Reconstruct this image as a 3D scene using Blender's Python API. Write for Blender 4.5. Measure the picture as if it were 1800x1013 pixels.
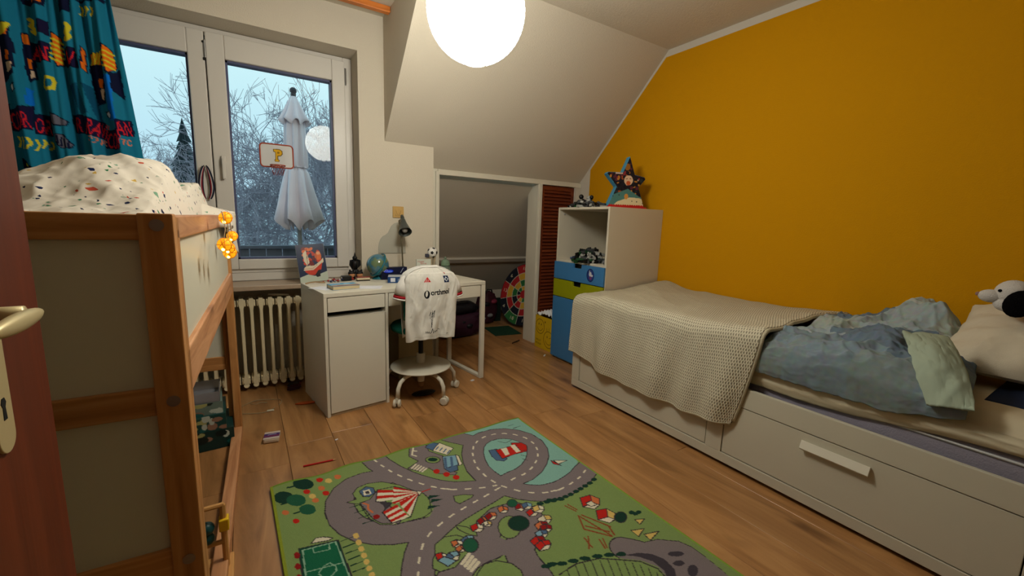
import bpy, math, random
import numpy as np
from mathutils import Vector, Matrix
random.seed(7); rng = np.random.default_rng(11)
S = bpy.context.scene
for o in list(bpy.data.objects): bpy.data.objects.remove(o)
COL = S.collection

# ---------------- camera, sky, exposure ----------------
cam = bpy.data.objects.new('camera', bpy.data.cameras.new('camera')); COL.objects.link(cam)
CX, CY, FPX = 900.0, 506.5, 735.0
_n = lambda v: np.array(v, float) / np.linalg.norm(v)
ax, ay = _n([1160, -76.5, FPX]), _n([-470, -130.5, FPX])
_d = ax @ ay; ax, ay = _n(ax - _d / 2 * ay), _n(ay - _d / 2 * ax); ay = _n(ay - (ax @ ay) * ax)
az = np.cross(ax, ay); az = -az if az[1] > 0 else az
RW = np.array([ax, ay, az])
M = Matrix.Identity(4)
for r in range(3):
    M[r][0], M[r][1], M[r][2] = RW[r][0], -RW[r][1], -RW[r][2]
M[0][3], M[1][3], M[2][3] = 0, 0, 1.17
cam.matrix_world = M
cam.data.lens = FPX / 1800 * 36; cam.data.sensor_width = 36; cam.data.clip_start = 0.02
S.camera = cam
world = bpy.data.worlds.new('sky'); S.world = world; world.use_nodes = True
wn = world.node_tree; wn.nodes.clear()
o_ = wn.nodes.new('ShaderNodeOutputWorld'); b_ = wn.nodes.new('ShaderNodeBackground')
tc = wn.nodes.new('ShaderNodeTexCoord'); sp = wn.nodes.new('ShaderNodeSeparateXYZ'); rp = wn.nodes.new('ShaderNodeValToRGB')
wn.links.new(tc.outputs['Generated'], sp.inputs[0]); wn.links.new(sp.outputs['Z'], rp.inputs[0])
rp.color_ramp.elements[0].position = 0.0; rp.color_ramp.elements[0].color = (.50, .78, .95, 1)
rp.color_ramp.elements[1].position = 0.30; rp.color_ramp.elements[1].color = (.66, .96, 1.0, 1)
wn.links.new(rp.outputs[0], b_.inputs[0]); b_.inputs[1].default_value = 1.0
wn.links.new(b_.outputs[0], o_.inputs[0])
S.view_settings.view_transform = 'Standard'; S.view_settings.look = 'None'
S.view_settings.exposure = 0.0; S.view_settings.gamma = 1.0; S.view_settings.use_curve_mapping = False
LANTERN = 42.0            # radiance of the paper lantern

# ---------------- helpers ----------------
def lin(c):
    if isinstance(c, str): c = tuple(int(c[i:i+2], 16) / 255 for i in (0, 2, 4))
    return tuple(((x + .055) / 1.055) ** 2.4 if x > .04045 else x / 12.92 for x in c)
class NT:
    def __init__(s, m): s.t = m.node_tree
    def n(s, ty, **kw):
        x = s.t.nodes.new(ty)
        for k, v in kw.items():
            if k in x.inputs: x.inputs[k].default_value = v
            else: setattr(x, k, v)
        return x
    def l(s, a, b): s.t.links.new(a, b)
_M = {}
def mat(name, col, rough=.6, metal=0, spec=.4, var=0, vscale=6, bump=0, bscale=80, attr=False, emit=None, es=0, trans=0, ior=1.45, alpha=1, sub=0):
    if name in _M: return _M[name]
    m = bpy.data.materials.new(name); m.use_nodes = True; q = NT(m); B = m.node_tree.nodes['Principled BSDF']
    c = (*lin(col), 1)
    B.inputs['Base Color'].default_value = c; B.inputs['Roughness'].default_value = rough
    B.inputs['Metallic'].default_value = metal; B.inputs['Specular IOR Level'].default_value = spec
    B.inputs['IOR'].default_value = ior; B.inputs['Transmission Weight'].default_value = trans; B.inputs['Alpha'].default_value = alpha
    src = None
    if attr:
        a = q.n('ShaderNodeVertexColor', layer_name='Col'); src = a.outputs[0]
    if var or bump:
        t = q.n('ShaderNodeTexCoord')
    if var:
        no = q.n('ShaderNodeTexNoise', Scale=vscale, Detail=4.0); q.l(t.outputs['Object'], no.inputs['Vector'])
        hs = q.n('ShaderNodeHueSaturation'); mr = q.n('ShaderNodeMapRange'); mr.inputs['To Min'].default_value = 1 - var; mr.inputs['To Max'].default_value = 1 + var
        q.l(no.outputs['Fac'], mr.inputs['Value']); q.l(mr.outputs[0], hs.inputs['Value'])
        if src: q.l(src, hs.inputs['Color'])
        else: hs.inputs['Color'].default_value = c
        src = hs.outputs[0]
    if src: q.l(src, B.inputs['Base Color'])
    if bump:
        nb = q.n('ShaderNodeTexNoise', Scale=bscale, Detail=3.0); q.l(t.outputs['Object'], nb.inputs['Vector'])
        bp = q.n('ShaderNodeBump', Strength=bump, Distance=.01); q.l(nb.outputs['Fac'], bp.inputs['Height']); q.l(bp.outputs[0], B.inputs['Normal'])
    if emit: B.inputs['Emission Color'].default_value = (*lin(emit), 1); B.inputs['Emission Strength'].default_value = es
    _M[name] = m; return m
def woodmat(name, c1, c2, c3, axis=1, scale=1.0, knots=True, rough=.45, stretch=14):
    if name in _M: return _M[name]
    m = bpy.data.materials.new(name); m.use_nodes = True; q = NT(m); B = m.node_tree.nodes['Principled BSDF']
    t = q.n('ShaderNodeTexCoord'); oi = q.n('ShaderNodeObjectInfo'); mp = q.n('ShaderNodeMapping')
    sc = [stretch * scale] * 3; sc[axis] = 1.2 * scale; mp.inputs['Scale'].default_value = sc
    ml = q.n('ShaderNodeMath', operation='MULTIPLY'); ml.inputs[1].default_value = 57.0; q.l(oi.outputs['Random'], ml.inputs[0])
    cb = q.n('ShaderNodeCombineXYZ')
    for i in range(3): q.l(ml.outputs[0], cb.inputs[i])
    q.l(cb.outputs[0], mp.inputs['Location']); q.l(t.outputs['Object'], mp.inputs['Vector'])
    n1 = q.n('ShaderNodeTexNoise', Scale=1.0, Detail=6.0, Roughness=.6, Distortion=1.2); q.l(mp.outputs[0], n1.inputs['Vector'])
    cr = q.n('ShaderNodeValToRGB'); e = cr.color_ramp.elements
    e[0].position = .30; e[0].color = (*lin(c1), 1); e[1].position = .70; e[1].color = (*lin(c3), 1)
    x = cr.color_ramp.elements.new(.5); x.color = (*lin(c2), 1); q.l(n1.outputs['Fac'], cr.inputs[0])
    hs = q.n('ShaderNodeHueSaturation'); mr = q.n('ShaderNodeMapRange'); mr.inputs['To Min'].default_value = .88; mr.inputs['To Max'].default_value = 1.10
    q.l(oi.outputs['Random'], mr.inputs['Value']); q.l(mr.outputs[0], hs.inputs['Value']); q.l(cr.outputs[0], hs.inputs['Color']); out = hs.outputs[0]
    if knots:
        m2 = q.n('ShaderNodeMapping'); s2 = [5.5 * scale] * 3; s2[axis] = 2.2 * scale; m2.inputs['Scale'].default_value = s2
        q.l(cb.outputs[0], m2.inputs['Location']); q.l(t.outputs['Object'], m2.inputs['Vector'])
        nd = q.n('ShaderNodeTexNoise', Scale=3.0, Detail=2.0); q.l(m2.outputs[0], nd.inputs['Vector'])
        va = q.n('ShaderNodeVectorMath', operation='MULTIPLY_ADD'); va.inputs[1].default_value = (.25, .25, .25)
        q.l(nd.outputs['Color'], va.inputs[0]); q.l(m2.outputs[0], va.inputs[2])
        vo = q.n('ShaderNodeTexVoronoi', Scale=1.0); q.l(va.outputs[0], vo.inputs['Vector'])
        kr = q.n('ShaderNodeValToRGB'); k = kr.color_ramp.elements; k[0].position = .03; k[0].color = (.32, .26, .2, 1); k[1].position = .22; k[1].color = (1, 1, 1, 1)
        q.l(vo.outputs['Distance'], kr.inputs[0])
        mx = q.n('ShaderNodeMix', data_type='RGBA', blend_type='MULTIPLY'); mx.inputs[0].default_value = .9
        q.l(out, mx.inputs[6]); q.l(kr.outputs[0], mx.inputs[7]); out = mx.outputs[2]
    q.l(out, B.inputs['Base Color']); B.inputs['Roughness'].default_value = rough; B.inputs['Specular IOR Level'].default_value = .35
    bp = q.n('ShaderNodeBump', Strength=.12, Distance=.004); q.l(n1.outputs['Fac'], bp.inputs['Height']); q.l(bp.outputs[0], B.inputs['Normal'])
    _M[name] = m; return m

class MB:
    def __init__(s): s.v = []; s.f = []; s.mi = []
    def add(s, vs, fs, m=0):
        b = len(s.v); s.v += [tuple(float(c) for c in v) for v in vs]; s.f += [tuple(b + i for i in f) for f in fs]; s.mi += [m] * len(fs); return s
    def box(s, x0, y0, z0, x1, y1, z1, m=0):
        return s.add([(x0,y0,z0),(x1,y0,z0),(x1,y1,z0),(x0,y1,z0),(x0,y0,z1),(x1,y0,z1),(x1,y1,z1),(x0,y1,z1)],
                     [(0,3,2,1),(4,5,6,7),(0,1,5,4),(1,2,6,5),(2,3,7,6),(3,0,4,7)], m)
    def tube(s, pts, r, n=8, m=0, cap=True):
        pts = [Vector(p) for p in pts]; k = len(pts); rs = r if hasattr(r, '__len__') else [r] * k
        up = Vector((0, 0, 1)); vs = []; a = None
        for i, p in enumerate(pts):
            d = (pts[min(i + 1, k - 1)] - pts[max(i - 1, 0)]).normalized()
            if a is None: a = d.cross(up if abs(d.z) < .9 else Vector((1, 0, 0))).normalized()
            else:
                a = (a - d * a.dot(d)); a = a.normalized() if a.length > 1e-6 else d.orthogonal().normalized()
            b = d.cross(a)
            for j in range(n):
                t = 2 * math.pi * j / n; vs.append(p + (a * math.cos(t) + b * math.sin(t)) * rs[i])
        fs = [(i*n+j, i*n+(j+1)%n, (i+1)*n+(j+1)%n, (i+1)*n+j) for i in range(k-1) for j in range(n)]
        if cap: fs += [tuple(range(n-1, -1, -1)), tuple((k-1)*n+j for j in range(n))]
        return s.add(vs, fs, m)
    def lathe(s, prof, n=24, c=(0,0,0), m=0, T=None):
        vs = []; k = len(prof)
        for r, z in prof:
            for j in range(n):
                t = 2*math.pi*j/n; p = Vector((r*math.cos(t), r*math.sin(t), z))
                if T: p = T @ p
                vs.append((p[0]+c[0], p[1]+c[1], p[2]+c[2]))
        fs = [(i*n+j, i*n+(j+1)%n, (i+1)*n+(j+1)%n, (i+1)*n+j) for i in range(k-1) for j in range(n)]
        return s.add(vs, fs, m)
    def ball(s, c, r, n=16, k=10, m=0, sq=(1,1,1), T=None):
        pr = [(max(1e-4, math.sin(math.pi*i/k)), -math.cos(math.pi*i/k)) for i in range(k+1)]
        vs = []
        for a, z in pr:
            for j in range(n):
                t = 2*math.pi*j/n; p = Vector((a*math.cos(t)*r*sq[0], a*math.sin(t)*r*sq[1], z*r*sq[2]))
                if T: p = T @ p
                vs.append((p[0]+c[0], p[1]+c[1], p[2]+c[2]))
        fs = [(i*n+j, i*n+(j+1)%n, (i+1)*n+(j+1)%n, (i+1)*n+j) for i in range(k) for j in range(n)]
        return s.add(vs, fs, m)
    def prism(s, poly, a, b, plane='xy', m=0):
        k = len(poly); P = {'xy': lambda p, h: (p[0], p[1], h), 'xz': lambda p, h: (p[0], h, p[1]), 'yz': lambda p, h: (h, p[0], p[1])}[plane]
        vs = [P(p, a) for p in poly] + [P(p, b) for p in poly]
        fs = [tuple(range(k))[::-1], tuple(range(k, 2*k))] + [(i, (i+1)%k, k+(i+1)%k, k+i) for i in range(k)]
        return s.add(vs, fs, m)
def build(name, mb, m, parent=None, loc=(0,0,0), rz=0, smooth=False, bev=0, kind=None, rot=None):
    me = bpy.data.meshes.new(name); me.from_pydata(mb.v, [], mb.f)
    ms = m if isinstance(m, (list, tuple)) else [m]
    for x in ms: me.materials.append(x)
    if len(ms) > 1: me.polygons.foreach_set('material_index', mb.mi)
    if smooth: me.polygons.foreach_set('use_smooth', [True] * len(me.polygons))
    me.update()
    import bmesh
    if len(mb.f) < 60000:
        bm = bmesh.new(); bm.from_mesh(me); bmesh.ops.recalc_face_normals(bm, faces=bm.faces); bm.to_mesh(me); bm.free()
    return link(name, me, parent, loc, rz, bev, kind, rot)
def link(name, me, parent=None, loc=(0,0,0), rz=0, bev=0, kind=None, rot=None):
    o = bpy.data.objects.new(name, me); COL.objects.link(o)
    o.location = loc; o.rotation_euler = rot if rot else (0, 0, rz)
    if parent: o.parent = parent
    if kind: o['kind'] = kind
    if bev:
        b = o.modifiers.new('b', 'BEVEL'); b.width = bev; b.segments = 2; b.limit_method = 'ANGLE'; b.angle_limit = .7; b.harden_normals = False
    return o
def tag(o, label, cat, group=None):
    o['label'] = label; o['category'] = cat
    if group: o['group'] = group
    return o
def thing(name, label, cat, loc=(0,0,0), rz=0, group=None):
    o = bpy.data.objects.new(name, None); COL.objects.link(o); o.location = loc; o.rotation_euler = (0,0,rz); o.empty_display_size = .05
    return tag(o, label, cat, group)
def dup(root, loc=None, rz=None, label=None, group=None):
    r = root.copy(); COL.objects.link(r)
    if loc is not None: r.location = loc
    if rz is not None: r.rotation_euler = (0, 0, rz)
    if label: r['label'] = label
    if group: r['group'] = group
    for ch in list(root.children):
        c = ch.copy(); COL.objects.link(c); c.parent = r
        for g in list(ch.children):
            d = g.copy(); COL.objects.link(d); d.parent = c
    return r
def solid(o, t, off=-1):
    s = o.modifiers.new('s', 'SOLIDIFY'); s.thickness = t; s.offset = off; return o

# value noise in numpy
_L = rng.random((256, 256))
def vn(x, y):
    xi = np.floor(x).astype(int); yi = np.floor(y).astype(int); fx = x - xi; fy = y - yi
    fx = fx*fx*(3-2*fx); fy = fy*fy*(3-2*fy)
    g = lambda a, b: _L[a % 256, b % 256]
    return (g(xi,yi)*(1-fx)+g(xi+1,yi)*fx)*(1-fy) + (g(xi,yi+1)*(1-fx)+g(xi+1,yi+1)*fx)*fy
def fbm(x, y, o=4):
    r = 0; a = .5
    for i in range(o): r = r + a*vn(x, y); x = x*2.03+17; y = y*2.01+31; a *= .5
    return r - .47
def ridge(x, y, o=3):
    r = 0; a = .5
    for i in range(o): r = r + a*(1-abs(2*vn(x, y)-1))**2; x = x*1.9+7; y = y*1.9+13; a *= .5
    return r
def gridmesh(name, X, Y, Z, m, parent=None, col=None, smooth=True, thick=0, kind=None, loc=(0,0,0), rz=0, rot=None, flip=False, off=-1):
    h, w = X.shape; co = np.stack([X, Y, Z], -1).reshape(-1).astype(np.float32)
    i = (np.arange(h-1)[:, None]*w + np.arange(w-1)[None]).ravel()
    F = np.stack([i, i+1, i+w+1, i+w], 1) if not flip else np.stack([i, i+w, i+w+1, i+1], 1)
    me = bpy.data.meshes.new(name); me.vertices.add(h*w); me.vertices.foreach_set('co', co)
    nf = len(F); me.loops.add(nf*4); me.loops.foreach_set('vertex_index', F.ravel().astype(np.int32))
    me.polygons.add(nf); me.polygons.foreach_set('loop_start', np.arange(0, nf*4, 4, dtype=np.int32)); me.polygons.foreach_set('loop_total', np.full(nf, 4, np.int32))
    if smooth: me.polygons.foreach_set('use_smooth', np.ones(nf, bool))
    if col is not None:
        a = me.color_attributes.new('Col', 'FLOAT_COLOR', 'POINT'); c = np.ones((h*w, 4), np.float32); c[:, :3] = col.reshape(-1, 3); a.data.foreach_set('color', c.ravel())
    me.update(); me.validate(); me.materials.append(m)
    o = link(name, me, parent, loc, rz, 0, kind, rot)
    if thick: solid(o, thick, off)
    return o
_T = {}
def text_tris(s):
    if s in _T: return _T[s]
    cu = bpy.data.curves.new('t', 'FONT'); cu.body = s; ob = bpy.data.objects.new('t', cu); COL.objects.link(ob)
    me = bpy.data.meshes.new_from_object(ob); me.calc_loop_triangles()
    v = [x.co for x in me.vertices]; T = [[(v[i].x, v[i].y) for i in t.vertices] for t in me.loop_triangles]
    bpy.data.objects.remove(ob); bpy.data.meshes.remove(me); bpy.data.curves.remove(cu)
    A = np.array(T) if T else np.zeros((0, 3, 2)); mx = A[..., 0].max() if len(A) else 1
    _T[s] = (A, mx); return _T[s]
class Paint:
    """flat print, in cm; x to the right, y down"""
    def __init__(s, w, h, res, col):
        s.res = res; s.w = int(round(w/res))+1; s.h = int(round(h/res))+1
        s.a = np.tile(np.array(lin(col), np.float32), (s.h, s.w, 1)); s.pal = {}
    def c(s, k): return np.array(lin(s.pal.get(k, k)), np.float32)
    def _bb(s, x0, y0, x1, y1):
        i0 = max(0, int(x0/s.res)-1); i1 = min(s.w, int(x1/s.res)+3); j0 = max(0, int(y0/s.res)-1); j1 = min(s.h, int(y1/s.res)+3)
        if i0 >= i1 or j0 >= j1: return None
        return j0, j1, i0, i1, (np.arange(i0, i1)*s.res)[None, :], (np.arange(j0, j1)*s.res)[:, None]
    def poly(s, p, col):
        p = np.array(p, float).reshape(-1, 2); b = s._bb(p[:,0].min(), p[:,1].min(), p[:,0].max(), p[:,1].max())
        if b is None: return
        j0, j1, i0, i1, X, Y = b; ins = np.zeros((j1-j0, i1-i0), bool); k = len(p)
        for i in range(k):
            xa, ya = p[i]; xb, yb = p[(i+1) % k]
            if ya == yb: continue
            ins ^= ((ya > Y) != (yb > Y)) & (X < (xb-xa)*(Y-ya)/(yb-ya)+xa)
        s.a[j0:j1, i0:i1][ins] = s.c(col)
    def line(s, p, w, col, dash=None):
        p = np.array(p, float).reshape(-1, 2); acc = 0
        for i in range(len(p)-1):
            a, b = p[i], p[i+1]; L = np.hypot(*(b-a))
            if L < 1e-6: continue
            bb = s._bb(min(a[0], b[0])-w, min(a[1], b[1])-w, max(a[0], b[0])+w, max(a[1], b[1])+w)
            if bb is not None:
                j0, j1, i0, i1, X, Y = bb; d = (b-a)/L; t = (X-a[0])*d[0]+(Y-a[1])*d[1]; tt = np.clip(t, 0, L)
                m = np.hypot(X-a[0]-tt*d[0], Y-a[1]-tt*d[1]) <= w/2
                if dash: m &= ((acc+tt) % dash[0]) < dash[1]
                s.a[j0:j1, i0:i1][m] = s.c(col)
            acc += L
    def ell(s, x, y, rx, ry, col, rot=0):
        t = np.linspace(0, 2*np.pi, 25)[:-1]; c, sn = math.cos(rot), math.sin(rot)
        s.poly([v for a in t for v in (x+rx*math.cos(a)*c-ry*math.sin(a)*sn, y+rx*math.cos(a)*sn+ry*math.sin(a)*c)], col)
    def text(s, st, x, y, h, col, ang=0, width=None):
        A, mx = text_tris(st); sy = h/.7; sx = sy if width is None else width/mx; c, sn = math.cos(ang), math.sin(ang)
        for t in A:
            q = [(x+px*sx*c+py*sy*sn, y+px*sx*sn-py*sy*c) for px, py in t]; s.poly([v for k in q for v in k], col)
    def rect(s, x0, y0, x1, y1, col): s.poly([x0,y0,x1,y0,x1,y1,x0,y1], col)
    def spec(s, txt, outline='out'):
        for ln in txt.strip().split('\n'):
            k, c, w, p = ln.split('|'); p = [float(v) for v in p.split()]
            if k == 'p':
                s.poly(p, c)
                if float(w) > 0: s.line(p+p[:2], .42 if float(w) == 1 else float(w), outline)
            elif k == 'l': s.line(p, float(w), c)
            elif k == 'd': s.line(p, float(w), c, (6.2, 2.9))
            elif k == 't':
                ang = math.atan2(p[3]-p[1], p[2]-p[0]); s.text(w, p[0], p[1], p[4], c, ang, math.hypot(p[2]-p[0], p[3]-p[1]))
    def flat(s, name, m, parent, org, ux, uy, **kw):
        """lay the print on a plane: org corner, ux / uy unit directions of x and of y(down)"""
        I, J = np.meshgrid(np.arange(s.w)*s.res/100, np.arange(s.h)*s.res/100)
        P = [org[k]+I*ux[k]+J*uy[k] for k in range(3)]
        return gridmesh(name, P[0], P[1], P[2], m, parent, s.a, smooth=False, **kw)
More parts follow.
